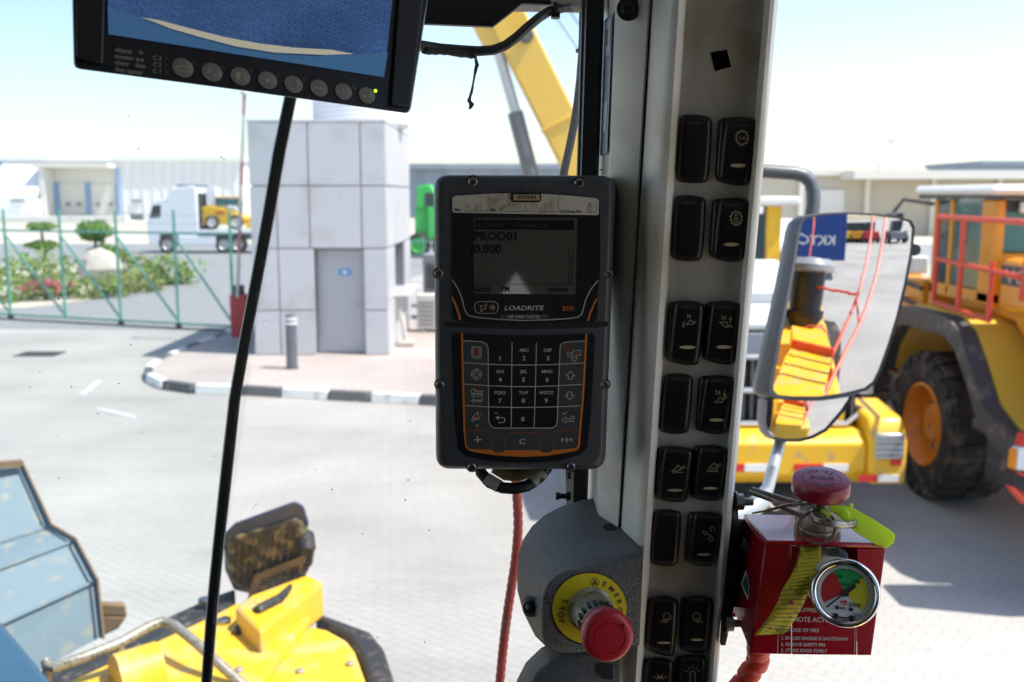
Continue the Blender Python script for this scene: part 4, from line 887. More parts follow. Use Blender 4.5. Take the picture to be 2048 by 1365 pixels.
mb = MB(); mb.lathe(c0, ax, [(0,Lh*.20),(Lh*.12,Lh*.27),(Lh*.22,Lh*.27),(Lh*.23,Lh*.22),(Lh*.78,Lh*.24)], 24); mb.build('bowl', M['black'], pc)
mb = MB(); mb.lathe(c0, ax, [(Lh*.78,Lh*.25),(Lh*.80,Lh*.36),(Lh*.88,Lh*.36),(Lh*.97,Lh*.28),(Lh*1.0,Lh*.05)], 24); mb.build('lid', M['smoke'], pc)
mb = MB(); mb.lathe(c0, ax, [(-Lh*.5,Lh*.10),(0,Lh*.10)], 16); mb.build('intake_pipe', M['black'], pc)
P_(rs, 'body', M['ownyellow'], ((.42,-2.6,.7),(1.05,.55,1.7)), bev=.05)
mb = MB(); mb.bar(dk[4]-Vector((0,0,.13)), Vector((dk[4].x, dk[4].y, .2)), .05); mb.build('ladder_stile', M['redrail'], rs)
wheel(rs, (.95,-1.4,.85), (1,0,0), .85, .6, M['rim'], detail=False)
wheel(of, (-1.15,2.9,.75), (1,.3,0), .75, .5, M['rim'], detail=True)
P_(of, 'axle_housing', M['darkgrey'], ((-2.3,2.5,.5),(-1.5,3.2,1.5)), bev=.05)
# the blue container with white letters, and machines parked behind us
ct = [MS.at(1596,432,15.0), MS.at(1686,432,15.0), MS.at(1674,512,15.0), MS.at(1590,524,15.0)]
cc = sum(ct, Vector())/4
cn = thing('blue_container', 'blue shipping container lettered in white, reflected at the mirror top', 'container', (cc.x, cc.y, 0))
tocam = (mc - cc); tocam.z = 0; tocam.normalize(); side = tocam.cross(Vector((0,0,1))).normalized()
wC = (ct[1]-ct[0]).length/2*1.25; hC = max((ct[0]-ct[3]).length, 2.2)
zc = max(cc.z, hC/2+.1)
mb = MB(); mb.obox(Vector((cc.x,cc.y,zc)) - tocam*1.5, side*wC, tocam*1.5, Vector((0,0,hC/2))); mb.build('shell', M['cont'], cn, bevel=.03)
for i in range(11): mb = MB(); mb.obox(Vector((cc.x,cc.y,zc)) + side*wC*(-.95+i*.19) + tocam*.02, side*wC*.045, tocam*.02, Vector((0,0,hC/2*.95))); mb.build('corrugation', M['cont'], cn)
vs, fs = glyphs('KKTC'); wv = max(v[0] for v in vs); lw = wC*1.25; rdir = Vector((0,0,1)).cross(tocam)
mb = MB(); mb.add([Vector((cc.x,cc.y,zc-.12)) + tocam*.05 + rdir*((v[0]/wv-.5)*lw) + Vector((0,0,(v[1]-.5)*lw/wv)) for v in vs], fs); mb.build('lettering', M['white'], cn, smooth=0)
mrow = []
for i, px in enumerate((1697, 1716, 1738, 1790)):
    p = MS.atz(px, 462-(i % 2)*4, 0)
    if p.y > -2 or (p-mc).length > 45: p = MS.at(px, 450, 42)
    mrow.append(p)
for i, p in enumerate(mrow):
    names = ['yellow excavator', 'yellow dozer', 'red tractor', 'grey roller']
    t = thing('parked_machine', ['yellow machine nearest the blue container in the mirror', 'yellow machine second from the container in the mirror', 'red machine parked among the row in the mirror', 'grey machine at the right end of the row in the mirror'][i], 'machine', (p.x, p.y, 0), 'machines parked behind, seen in the mirror')
    m_ = [M['yellow'], M['orangey'], M['barrier'], M['acg']][i]
    P_(t, 'body', m_, ((p.x-1.1,p.y-1.8,.6),(p.x+1.1,p.y+1.8,1.6)), bev=.1)
    P_(t, 'cab', M['darkglass'], ((p.x-.7,p.y-.6,1.6),(p.x+.7,p.y+.8,2.7)), bev=.1)
    for sx in (-1.1, 1.1):
        for sy in (-1.2, 1.2): wheel(t, (p.x+sx,p.y+sy,.6), (1 if sx > 0 else -1,0,0), .6, .4, m_, detail=False)
# ------------------------------------------------------------------ the cab we sit in
cabt = thing('loader_cab', 'dark operator cab shell with roof overhead, framing the view', 'cab', (-.4, 0, 1.7))
P_(cabt, 'roof', M['blackm'], ((-1.6,-1.35,3.74),(.80,1.22,3.86)), bev=.03)
P_(cabt, 'headliner', mat('grey_headliner', (.46,.455,.43), .8), ((-1.55,-1.2,3.72),(.30,1.1,3.739)))  # unseen pale ceiling added to throw light down into the cab
P_(cabt, 'floor', M['rubber'], ((-1.6,-1.25,1.66),(.36,1.5,1.72)))
mb = MB()
for q in ([(-1.6,1.72),(.36,1.72),(.36,2.30),(-1.6,2.30)], [(-1.6,2.301),(-.11,2.301),(.006,2.485),(.006,2.849),(-1.6,2.849)], [(.12,2.301),(.359,2.301),(.359,2.849),(.006,2.849),(.006,2.485)]): mb.prism([(x,-1.30,z) for x, z in q], (0,.06,0))
mb.build('rear_bulkhead', M['blackm'], cabt)  # unseen wall, triangular gap shaped to reflect bright in the indicator screen
P_(cabt, 'rear_wall', M['blackm'], ((-1.6,-1.30,3.40),(.36,-1.24,3.74)), ((-1.6,-1.30,2.85),(-.75,-1.24,3.40)), ((-.30,-1.30,2.85),(.36,-1.24,3.40)))
P_(cabt, 'side_wall', M['blackm'], ((-1.66,-1.30,1.66),(-1.60,1.5,2.30)), ((-1.66,-1.30,2.30),(-1.60,.08,3.74)), ((-1.66,.9,2.30),(-1.60,1.22,3.74)))
P_(cabt, 'door_skin', M['ownyellow'], ((.421,-1.24,1.66),(.44,.55,2.47)))
P_(cabt, 'door_side', M['blackm'], ((.36,-1.24,1.66),(.42,.55,2.45)), ((.36,-1.24,2.45),(.42,.36,3.74)))  # unseen cab side walled up further to keep light out
st = thing('operator_seat', 'black operator seat behind the viewpoint', 'seat', (-.55,-.75,1.72))
P_(st, 'backrest', M['blackm'], ((-.85,-1.05,2.15),(-.25,-.92,3.05)), bev=.05); P_(st, 'cushion', M['blackm'], ((-.85,-.90,2.05),(-.25,-.35,2.2)), bev=.05); P_(st, 'base', M['blackm'], ((-.7,-.85,1.72),(-.4,-.4,2.04)))

# glass panes with the black seam between them
sT = V(588, 100, 1.02); sB = V(404, 1460, 1.27)
sdir = (sB-sT)
FPl = [sT, sB, sB+Vector((-1.5,.02,0)), sT+Vector((-1.5,.02,0))]
ws = thing('windscreen', 'front cab glass of two panes joined by a black rubber seam', 'windscreen', sB)
sT2 = sT - sdir*.35
def pane(name, a, b, c, d, m): mb = MB(); mb.poly([a, b, c, d]); return mb.build(name, m, ws, smooth=0)
pane('front_pane', sT2, sB, sB+Vector((-1.35,.05,0)), sT2+Vector((-1.35,.05,0)), GL_FRONT)
pT = V(1172, -420, .80); pB = V(1168, 1480, 1.02)
pane('corner_pane', sT2, sB, pB, pT, GL_CORNER)
def seam_at(py, d_off=0):
    f = (py-100)/1360
    r = ray(580, py); # intersect by parameter along the seam line
    return sT + sdir*f
sl = [(582,190),(559,300),(537,430),(513,560),(490,680),(469,800),(458,900),(447,1000),(436,1100),(424,1220),(412,1380),(409,1460)]
sm = Plane.tri(sT, sB, sT+Vector((1,-.25,0)))
W_ = lambda y: 13.5 - .0018*(y-200)
mb = MB(); pts_l = [(588+15,90)] + [(x, y) for x, y in sl]
rings = []
for x, y in [(592,120)] + sl:
    w = W_(y) + rnd.uniform(-.4,.4)
    rings.append([sm.P(x-w,y,-.004), sm.P(x-w*.8,y,.004), sm.P(x+w*.8,y,.004), sm.P(x+w,y,-.004)])
mb.loft(rings, True, True); mb.build('seam_strip', M['black'], ws, smooth=50)
mb = MB(); mb.tube([sm.P(x+W_(y)*.45, y, .0045) for x, y in [(592,120)]+sl], .0011, 6); mb.build('seam_bead', M['rubber'], ws)
# flecks and scratches on the glass
cp = Plane.tri(sT2, sB, pB); fp = Plane.tri(sT2, sB, sB+Vector((-1.35,.05,0)))
mb = MB()
for x, y in [(280,185),(257,232),(120,285),(277,298),(443,315),(448,319),(870,320),(340,676),(262,690),(118,598),(80,745),(60,775),(173,606),(118,872),(700,1240),(820,842),(630,940),(664,979),(118,957)] + [(rnd.uniform(5,470),rnd.uniform(240,1000)) for _ in range(14)] + [(rnd.uniform(600,860),rnd.uniform(780,1340)) for _ in range(12)]:
    p = fp if x < 480 - (y-700)*.09 else cp; w = rnd.uniform(.8,1.9); n = 6
    mb.pp(p, [(x+w*math.cos(2*math.pi*k/n)*rnd.uniform(.6,1.3), y+w*math.sin(2*math.pi*k/n)*rnd.uniform(.5,1.2)) for k in range(n)], .001)
mb.build('grime_flecks', M['ink'], ws, smooth=0, kind='stuff')
mb = MB()
for i in range(44):
    x, y = (rnd.gauss(545,40), rnd.gauss(1110,45)) if i < 26 else ((rnd.uniform(560,800), rnd.uniform(250,480)) if i < 34 else (rnd.gauss(520,10), rnd.uniform(620,720)))
    a = rnd.uniform(0,6.28) if i < 26 else rnd.uniform(-.9,.6); l = rnd.uniform(4,26); b = rnd.uniform(-.5,.5)
    mb.stroke(cp, [(x,y),(x+math.cos(a)*l*.5,y+math.sin(a)*l*.5),(x+math.cos(a+b)*l,y+math.sin(a+b)*l)], .6 if i < 26 else .3, .001)
mb.build('scratches', M['white'], ws, smooth=0, kind='stuff')

# ------------------------------------------------------------------ the switch pillar
SP = Plane.tri(V(1370,120,.688), V(1530,120,.676), V(1305,1250,.86))
PT0, PB0 = SP.P(1440,120), SP.P(1370,1250)
PU = (PT0-PB0).normalized()
YT0, YB0 = -90, 1440
def edge(x0, x1, off): return (SP.P(x0 + (x0-x1)*90/1365, YT0, off), SP.P(x1 - (x0-x1)*75/1365, YB0, off))
pi_ = thing('cab_pillar', 'grey painted cab pillar carrying two columns of black rocker switches', 'pillar', PB0)
def strip(name, edges, m, bev=0, smooth=50):
    mb = MB(); E = [edge(*e) for e in edges]; rings = []
    for k in range(13): f = k/12; rings.append([a.lerp(b, f) for a, b in E])
    mb.loft(rings, False, False, False); return mb.build(name, m, pi_, smooth=smooth, bevel=bev)
strip('left_trim', [(1206,1160,-.130),(1229,1183,-.052),(1233,1186,-.046),(1297,1217,-.026),(1300,1219,-.028),(1301,1220,-.034)], M['pillar'])
strip('seam_groove', [(1300,1219.5,-.036),(1307,1225,-.036)], M['groove'])
strip('right_trim', [(1305,1223,-.034),(1306,1224,-.025),(1308,1225.5,-.022),(1336,1252,.002),(1348,1262,.0085),(1358,1271,.0105),(1366,1279,.0075),(1371,1284,.002),(1373,1286,-.003)], M['pillar'])
strip('switch_plate', [(1372,1285,-.0005),(1400,1310,0),(1500,1392,0),(1529,1416,0)], M['panel'])
strip('right_lip', [(1528,1415,-.003),(1530,1416,.003),(1534,1419,.009),(1541,1424,.013),(1549,1429,.012),(1555,1433,.006),(1557,1434,-.004),(1557,1434,-.09)], M['pillar'])
strip('inner_filler', [(1207,1161,-.151),(1557,1434,-.091)], M['pillar'])
strip('rubber_seal', [(1171,1128,-.10),(1174,1131,-.085),(1203,1157,-.085),(1209,1163,-.10)], M['blackm'])
strip('door_flange', [(1163,1124,-.125),(1165,1126,-.11),(1173,1133,-.11)], M['darkgrey'])
mb = MB(); hp_ = [(1421,106),(1454,100),(1463,134),(1430,143)]
mb.slab(SP, hp_, -.010, .0005); mb.build('square_hole_shade', M['void'], pi_, smooth=0)  # black slab paints the shade inside a hole that is not cut
mb = MB(); mb.stroke(SP, [(1455.5,100),(1464.5,135)], 2.2, .0009); mb.build('hole_edge', M['print'], pi_)
# rocker switches: (top-left, top-right, bottom-right, bottom-left, has rocker)
SW = [((1361,231),(1425,236),(1417,365),(1352,362),0), ((1437,236),(1515,240),(1498,369),(1429,362),1), ((1351,393),(1413,397),(1404,521),(1342,518),0), ((1424,398),(1503,402),(1486,522),(1417,515),1),
 ((1337,604),(1408,607),(1398,729),(1330,720),1), ((1411,604),(1481,608),(1469,728),(1402,718),1), ((1329,750),(1387,752),(1377,866),(1318,863),0), ((1398,752),(1470,757),(1455,866),(1389,861),1),
 ((1316,893),(1386,900),(1374,1002),(1308,997),1), ((1387,891),(1457,898),(1443,1000),(1378,994),1), ((1308,1021),(1364,1024),(1355,1131),(1299,1127),0), ((1376,1023),(1446,1032),(1431,1131),(1367,1123),1),
 ((1295,1197),(1354,1197),(1349,1312),(1286,1296),1), ((1361,1194),(1425,1198),(1416,1304),(1357,1299),1), ((1284,1319),(1346,1321),(1339,1434),(1276,1428),1), ((1350,1313),(1413,1314),(1404,1428),(1345,1424),1)]
def pad(mb, q, l0, H, bow, pl=SP, nu=10, nv=16, tilt=0.0):
    tl, tr, br, bl = [Vector(p) for p in q]
    def pt(u, v):
        a = tl.lerp(tr, u); b = bl.lerp(br, u); p = a.lerp(b, v)
        p = p + Vector((0, (-bow if v < .5 else bow)*(1-(2*u-1)**2)*abs(2*v-1)**2))
        p = p + Vector(((1 if u > .5 else -1)*bow*.45*(1-(2*v-1)**2)*abs(2*u-1)**2, 0))
        return p
    rows = []
    def sup(t): return 1-(1-min(1, t/.16))**2.6 if t < .16 else 1
    us = [0,.02,.05,.10,.2,.35,.5,.65,.8,.90,.95,.98,1]; vs_ = [0,.012,.03,.07,.15,.3,.45,.6,.75,.87,.94,.975,.99,1]
    for v in vs_:
        row = []
        for u in us:
            e = sup(min(u,1-u)*1.0)*sup(min(v,1-v)*1.6)
            # rounded corners
            cu = max(0, .12-min(u,1-u))/.12; cv = max(0, .07-min(v,1-v))/.07
            p = pt(u, v)
            if cu > 0 and cv > 0:
                k = min(1, math.hypot(cu, cv)); sc_ = k/max(cu, cv) if max(cu,cv) > 0 else 1
                uu = u + (1 if u < .5 else -1)*.12*cu*(1-1/ (math.hypot(cu,cv)/max(cu,cv)))
                vv = v + (1 if v < .5 else -1)*.07*cv*(1-1/ (math.hypot(cu,cv)/max(cu,cv)))
                p = pt(uu, vv)
            row.append(pl.P(p.x, p.y, l0 + H*e + tilt*(v-.5)))
        rows.append(row)
    mb.loft(rows, False, False, False)
HT = .0075
switches = []
for (tl, tr, br, bl, act) in SW:
    mb = MB()
    if not act:
        pad(mb, (tl,tr,br,bl), -.0005, .0052, 4.5); o = mb.build('blank_plate', M['blank'], pi_, smooth=60)
    else:
        pad(mb, (tl,tr,br,bl), -.0005, .0042, 2.5); o = mb.build('rocker_switch', M['switch'], pi_, smooth=60)
        f = lambda a, b, t: (a[0]+(b[0]-a[0])*t, a[1]+(b[1]-a[1])*t)
        mb = MB(); q = (f(tl,tr,.16), (tr[0]+1.5,tr[1]+1), (br[0]-1,br[1]+1), f(bl,br,.10)); pad(mb, q, .003, HT-.003, 4.5)
        mb.build('rocker_paddle', M['switch'], o, smooth=60)
    switches.append(o)
LI = HT + .0004
def sym(i, lens, fn):
    mb = MB(); fn(mb); mb.build('symbol', M['icon'], switches[i], smooth=0)
    if lens: mb = MB(); mb.disc(SP, lens[0], lens[1], lens[2], lens[3], LI, 20); mb.build('indicator_lens', M['lens'], switches[i], smooth=0)
def st_(mb, pts, w=1.5, closed=False): mb.stroke(SP, pts, w, LI, closed)
def circ(cx, cy, rx, ry, a0=0, a1=360, n=20): return [(cx+rx*math.cos(R(a0+(a1-a0)*k/n)), cy-ry*math.sin(R(a0+(a1-a0)*k/n))) for k in range(n if a1-a0 == 360 else n+1)]
def gear(mb, cx, cy, r):
    st_(mb, circ(cx,cy,r*.86,r,n=24), 2.0, True)
    for k in range(12): a = R(k*30+15); st_(mb, [(cx+r*.86*math.cos(a), cy-r*math.sin(a)), (cx+(r+3.6)*.88*math.cos(a), cy-(r+3.6)*math.sin(a))], 2.2)
def diode(mb, x, y, s=1.0):
    st_(mb, [(x-4*s,y-4*s),(x-4*s,y+4*s),(x+3*s,y)], 1.0, True); st_(mb, [(x+3.6*s,y-5*s),(x+3.6*s,y+5*s)], 1.0); st_(mb, [(x-4*s,y+4*s),(x-4*s,y-6.5*s)], 1.0)
def i1(mb): gear(mb,1484,276,13); mb.text(SP,'1-4',1484.5,279.5,6.6,LI,'c',1.0)
def i2(mb):
    gear(mb,1472.5,437,12.5); st_(mb, circ(1472.5,440.5,4.2,4.8), 1.5, True); st_(mb, circ(1473,434,3.0,5.2,0,180), 1.4); st_(mb, [(1472.5,438.5),(1472.5,443)],1.5)
def i3(mb):
    diode(mb,1378,633,.8); st_(mb,[(1373,649),(1381,640),(1387,645),(1385,649)],1.5,True); st_(mb,[(1386,645),(1391,642)],1.2); st_(mb,[(1387,647.5),(1392,644.5)],1.2)
    st_(mb, circ(1380,650,14,12,140,215,8),1.4); st_(mb,[(1366,648),(1370,649)],1.3); st_(mb,[(1365,653),(1369,652)],1.3)
def i4(mb):
    diode(mb,1448,636,1); st_(mb,[(1461,636),(1461,648)],1.3); st_(mb,[(1458,640),(1461,636.5),(1464,640)],1.2); st_(mb,[(1458,635.5),(1464,635.5)],1.2)
    st_(mb,[(1438,645),(1455,645),(1455,654),(1451,656)],1.5); st_(mb,[(1440,645),(1450,655),(1454,655)],1.5); st_(mb,[(1456,651),(1465,652)],1.2); st_(mb,[(1456,654),(1465,655)],1.2)
def i5(mb):
    diode(mb,1436,786,1); st_(mb,[(1449,780),(1449,791)],1.3); st_(mb,[(1446,788),(1449,791.5),(1452,788)],1.2); st_(mb,[(1446,792),(1452,792)],1.2)
    st_(mb,[(1428,805),(1444,805),(1446,800),(1440,795),(1433,804)],1.5,True); st_(mb,[(1445,797),(1454,792)],1.2); st_(mb,[(1446,800),(1455,795)],1.2)
def i6(mb):
    st_(mb,[(1343,943),(1352,943),(1363,938),(1356,931),(1347,941)],1.5,True); st_(mb,[(1360,936),(1370,932)],1.2); st_(mb,[(1362,939),(1371,935)],1.2); st_(mb,[(1344,947),(1356,945),(1366,945)],1.3)
def i7(mb):
    st_(mb,[(1416,936),(1436,936),(1428,926),(1419,935)],1.5,True); st_(mb,[(1433,931),(1442,927)],1.2); st_(mb,[(1435,934),(1443,930)],1.2); st_(mb,[(1414,940),(1437,940)],1.3); st_(mb,[(1414,943.5),(1437,943.5)],1.3)
def i8(mb):
    st_(mb,[(1405,1063),(1412,1064),(1415,1068),(1410,1070)],1.4,True); st_(mb, circ(1425,1059,4.2,4.6,-60,240,12),1.3); st_(mb, circ(1422,1078,4,4),1.3,True)
    for k in range(4): st_(mb,[(1415+k*1.6,1067+k*1.1),(1419+k*1.2,1072-k*.3)],1.0)
def lampi(mb, x, y, s):
    st_(mb, circ(x,y,7,8,-20,200,12)+[(x-7,y+5),(x+7,y+5)],1.4,True)
    for k in range(5): st_(mb,[(x-6+k*3-s*2,y+7),(x-6+k*3-s*(5+2*abs(k-2)),y+13-abs(k-2))],1.1)
sym(1,(1476,331.5,15.5,3.8),i1); sym(3,(1463,489.5,15.5,3.6),i2); sym(4,(1375,695,16,3.6),i3); sym(5,(1448,694.5,15.5,3.5),i4); sym(7,(1433,840.5,15,3.2),i5)
sym(8,(1350,981,15,2.7),i6); sym(9,(1420.5,977,14.5,2.7),i7); sym(11,(1407.5,1109.5,14,2.6),i8); sym(12,(1328,1286,13.5,2.6),lambda mb: lampi(mb,1334,1234,1)); sym(13,(1394,1280,13,2.5),lambda mb: lampi(mb,1393,1234,-1))
def i11(mb):
    st_(mb, circ(1320,1362,8,7,20,160,8),1.4); st_(mb,[(1315,1353),(1325,1353),(1325,1357),(1315,1357)],1.3,True)
    for a in (30,65,150,115): st_(mb,[(1320+10*math.cos(R(a)),1360-10*math.sin(R(a))),(1320+15*math.cos(R(a)),1360-14*math.sin(R(a)))],1.2)
def i12(mb):
    st_(mb,[(1380,1368),(1380,1348)]+circ(1385,1348,5,5.5,180,0,8)[1:]+[(1390,1368)],1.4)
    for a in (20,55,90,125,160): st_(mb,[(1385+10*math.cos(R(a)),1347-10*math.sin(R(a))),(1385+16*math.cos(R(a)),1347-15*math.sin(R(a)))],1.2)
sym(14,None,i11); sym(15,None,i12)
# sticker on the left flank, screw at the top
LF = Plane.tri(edge(1206,1160,-.130)[0], edge(1206,1160,-.130)[1], edge(1229,1183,-.052)[0])
stk = thing('pillar_sticker', 'blue grey instruction sticker on the left flank of the pillar', 'sticker', LF.P(1208,200))
mb = MB(); mb.pp(LF, [(1206,44),(1225,26),(1214,306),(1197,313)], .0012); mb.build('sheet', M['sticker'], stk, smooth=0)
for q in ([(1211,46),(1222,36),(1219,108),(1210,116)], [(1208,206),(1215,200),(1212,262),(1205,266)]): mb = MB(); mb.pp(LF, q, .0016); mb.build('text_block', M['stickerw'], stk, smooth=0)
for q in ([(1214,58),(1213,92)],): mb = MB(); mb.stroke(LF, q, 1.4, .002); mb.build('text_line', M['ink'], stk, smooth=0)
mb = MB(); mb.lathe(SP.P(1257,18,-.0335), SP.n, [(0,.0085),(.0012,.0085),(.002,.0075)], 24); w_ = mb.build('washer', M['rubber'], pi_)
mb = MB(); mb.lathe(SP.P(1257,18,-.0315), SP.n, [(0,.0055),(.003,.005),(.0042,.003),(.0036,.0022),(.002,.002),(.002,.0002)], 20); mb.build('screw', M['black'], pi_)
mb = MB(); mb.disc(LF, 1202, 340, 1.6, 2, .0012, 12); mb.build('screw_hole', M['ink'], pi_, smooth=0)
# ------------------------------------------------------------------ weighing indicator
DP = Plane.tri(V(870,350,.728), V(1230,352,.728), V(872,938,.789))
dv = thing('weighing_indicator', 'charcoal weighing indicator with screen and keypad mounted beside the pillar', 'weighing indicator', DP.P(1040,938,-.03))
def rrect(tl, tr, br, bl, r, n=6):
    q = [Vector(p) for p in (tl,tr,br,bl)]; out = []
    for i in range(4):
        p = q[i]; a = (q[i-1]-p).normalized()*r; b = (q[(i+1) % 4]-p).normalized()*r
        for k in range(n+1):
            t = k/n; out.append(tuple((p+a)*(1-t)**2 + p*2*t*(1-t) + (p+b)*t**2))
    return out
ol = rrect((868,350),(1232,352),(1210,939),(872,938), 30)
def scl(pts, k, c=(1048,644)): return [(c[0]+(x-c[0])*k[0], c[1]+(y-c[1])*k[1]) for x, y in pts]
mb = MB(); mb.loft([[DP.P(x,y,l) for x, y in scl(ol,(k,k2))] for k, k2, l in ((.95,.97,-.055),(1.0,1.0,-.048),(1.0,1.0,-.014),(.995,.997,-.007),(.975,.985,-.0022),(.945,.966,-.0002),(.93,.958,0))]); mb.build('housing', M['charcoal'], dv, smooth=70)
Ux = lambda x: 860 + x/4.266
Uy = lambda y: 340 + y/4.266
Ky = lambda y: 640 + y/4.266
U = lambda pts: [(Ux(x), Uy(y)) for x, y in pts]
K = lambda pts: [(Ux(x), Ky(y)) for x, y in pts]
up = U([(188,260),(215,215),(500,200),(700,190),(960,195),(1200,215),(1420,240),(1450,260),(1452,900),(1440,960),(1425,1270),(1390,1300),(1250,1306),(800,1318),(400,1306),(240,1292),(200,1265),(186,940)])
mb = MB(); mb.slab(DP, up, -.0005, .0007); mb.build('upper_faceplate', M['face'], dv)
lo_ = K([(192,150),(215,112),(500,128),(800,135),(1100,128),(1385,118),(1408,150),(1375,780),(1340,1090),(1290,1150),(1100,1205),(800,1222),(500,1205),(310,1165),(245,1100),(215,800)])
mb = MB(); mb.slab(DP, lo_, -.0005, .0007); mb.build('lower_faceplate', M['face'], dv)
mb = MB(); mb.stroke(DP, K([(120,35),(300,48),(800,64),(1250,54),(1520,36)]), 9, .0004); mb.build('waist_groove', M['blackm'], dv)
# screws
for x, y in [(946,363),(1158,366),(878,547),(1217,549),(880,769),(1209,769),(944,934),(1142,933)]:
    l = -.0008 if 900 < x < 1190 else -.0020
    mb = MB(); p = DP.P(x,y,l); mb.lathe(p, DP.n, [(-.001,.0046),(.0004,.0046),(.0004,.0036),(-.0002,.0036)], 20); o = mb.build('screw_recess', M['blackm'], dv)
    mb = MB(); mb.lathe(p, DP.n, [(-.001,.0034),(.0018,.0034),(.0024,.0028),(.0024,.0018),(.0008,.0017),(.0008,.0001)], 18); mb.build('screw', M['steel'], o)
# label strip
ls = U([(190,240),(215,222),(500,205),(690,200),(700,262),(720,275),(930,275),(945,262),(948,203),(1200,222),(1420,243),(1442,262),(1440,378),(1425,388),(1000,380),(600,374),(205,366),(190,352)])
mb = MB(); mb.slab(DP, ls, .0006, .0012); lab = mb.build('label_strip', M['labelw'], dv)
mb = MB()
for p in ([(497,218),(497,345),(485,352),(285,352)], [(815,290),(815,350),(800,356),(585,354)], [(1097,225),(1097,350),(1085,358),(855,358)], [(1420,285),(1420,355),(1405,364),(1335,364)]): mb.stroke(DP, U(p), .8, .0015)
for t, x, y, s in (('Max.',210,352,26),('Min.',515,354,26),('e',830,356,24),('Cal./Setup No.',1110,366,26)): mb.text(DP, t, Ux(x), Uy(y), s/4.266*.95, .0015, 'l', .92)
mb.build('printed_captions', M['ink'], lab, smooth=0)
mb = MB()
for p in ([(290,275),(298,335)], [(318,283),(312,322),(345,325)], [(338,290),(332,345)], [(360,330),(366,333)], [(376,300),(396,286),(408,300),(380,340),(415,338)], [(428,310),(445,304),(436,280),(432,335),(446,338)],
          [(592,330),(612,300),(640,302),(645,322),(620,340),(598,335),(632,305),(605,338),(650,318)], [(662,300),(680,282),(682,345)], [(715,285),(708,330),(728,340)], [(700,305),(735,300)],
          [(890,290),(870,310),(872,335),(892,338),(912,318),(908,295),(890,290)], [(940,325),(944,328)], [(985,282),(984,340)], [(1030,285),(1024,330),(1044,340)], [(1012,308),(1058,302)], [(1345,315),(1365,280),(1382,315),(1380,352),(1346,352),(1346,312),(1384,312)], [(1364,285),(1364,350)]):
    mb.stroke(DP, U(p), .75, .0015)
mb.build('handwriting', M['pencil'], lab, smooth=0)
mb = MB(); mb.slab(DP, U([(690,200),(950,198),(948,262),(930,278),(712,278),(692,262)]), .0008, .0022); mb.build('number_frame', M['black'], lab)
mb = MB(); mb.slab(DP, U([(712,210),(936,210),(936,262),(712,262)]), .002, .0026); npl = mb.build('number_plate', M['labeltan'], lab)
mb = MB(); mb.text(DP, '457242', Ux(824), Uy(248), 6.6, .0029, 'c', 1.42); mb.build('number', M['ink'], lab, smooth=0)
# screen
mb = MB(); mb.slab(DP, U([(360,395),(1262,405),(1250,1075),(362,1068)]), .0006, .0012); scr = mb.build('screen_frame', M['blackm'], dv)
mb = MB(); mb.pp(DP, U([(372,405),(1254,414),(1242,1062),(374,1058)]), .0015); mb.build('screen', M['lcd'], scr, smooth=0)
mb = MB(); mb.pp(DP, U([(385,428),(1230,432),(1228,515),(385,508)]), .0018); mb.build('title_bar', M['lcdink'], scr, smooth=0)
mb = MB(); mb.text(DP, 'Check', Ux(462), Uy(488), 10.6, .0021, 'l', 1.02); mb.text(DP, 'Transducer', Ux(728), Uy(490), 10.6, .0021, 'l', 1.0)
mb.stroke(DP, U([(392,490),(418,448),(446,490)]), 1.2, .0021, True); mb.stroke(DP, U([(419,460),(419,480)]), 1.4, .0021); mb.build('title_text', M['lcdbar'], scr, smooth=0)
mb = MB(); mb.text(DP, 'PROD01', Ux(380), Uy(602), 17.5, .0018, 'l', 1.0); mb.text(DP, '0.000', Ux(378), Uy(712), 18, .0018, 'l', .98)
mb.text(DP, '02:56', Ux(376), Uy(1038), 10.5, .0018, 'l', 1.05); mb.text(DP, 'PM', Ux(610), Uy(1038), 10.5, .0018, 'l', .9); mb.text(DP, 'tonne', Ux(1012), Uy(1040), 10.5, .0018, 'l', 1.12)
mb.stroke(DP, U([(380,976),(1232,978)]), .7, .0018); mb.stroke(DP, U([(1190,690),(1220,690),(1216,966),(1186,966)]), .9, .0018, True); mb.pp(DP, U([(1200,746),(1210,746),(1210,764),(1200,764)]), .0018)
mb.build('screen_text', M['lcdink'], scr, smooth=0)
# trim lines and name under the screen
mb = MB(); mb.stroke(DP, U([(187,938),(215,975),(248,1035),(275,1105),(292,1180),(310,1225),(335,1247),(420,1262),(600,1277),(800,1286),(1000,1281),(1180,1270),(1260,1258),(1292,1235),(1305,1200),(1325,1120),(1360,1040),(1400,985),(1434,945)]), 1.9, .0011); mb.build('trim_line', M['print'], dv, smooth=0)
for p in ([(187,1075),(205,1100),(240,1180),(262,1250),(268,1284),(248,1282),(238,1235),(215,1170),(187,1100)], [(1428,1085),(1398,1130),(1365,1205),(1340,1290),(1356,1292),(1370,1240),(1400,1165),(1426,1110)]): mb = MB(); mb.pp(DP, U(p), .0011); mb.build('orange_flash', M['orange'], dv, smooth=0)
mb = MB(); mb.text(DP, 'LOADRITE', Ux(634), Uy(1198), 9.4, .0011, 'l', 1.28, shear=.25); mb.build('brand_lettering', M['print'], dv, smooth=0)
mb = MB(); mb.text(DP, '21', Ux(1130), Uy(1200), 9.2, .0011, 'l', .95); mb.build('model_lettering', M['orange'], dv, smooth=0)
mb = MB(); mb.text(DP, '80', Ux(1180), Uy(1200), 9.2, .0011, 'l', .95); mb.build('model_lettering', M['redprint'], dv, smooth=0)
mb = MB(); mb.slab(DP, rrect(*U([(595,1232),(1015,1234),(1012,1272),(598,1270)]), 3), .0005, .0010); mb.build('class_plate', M['greykey'], dv)
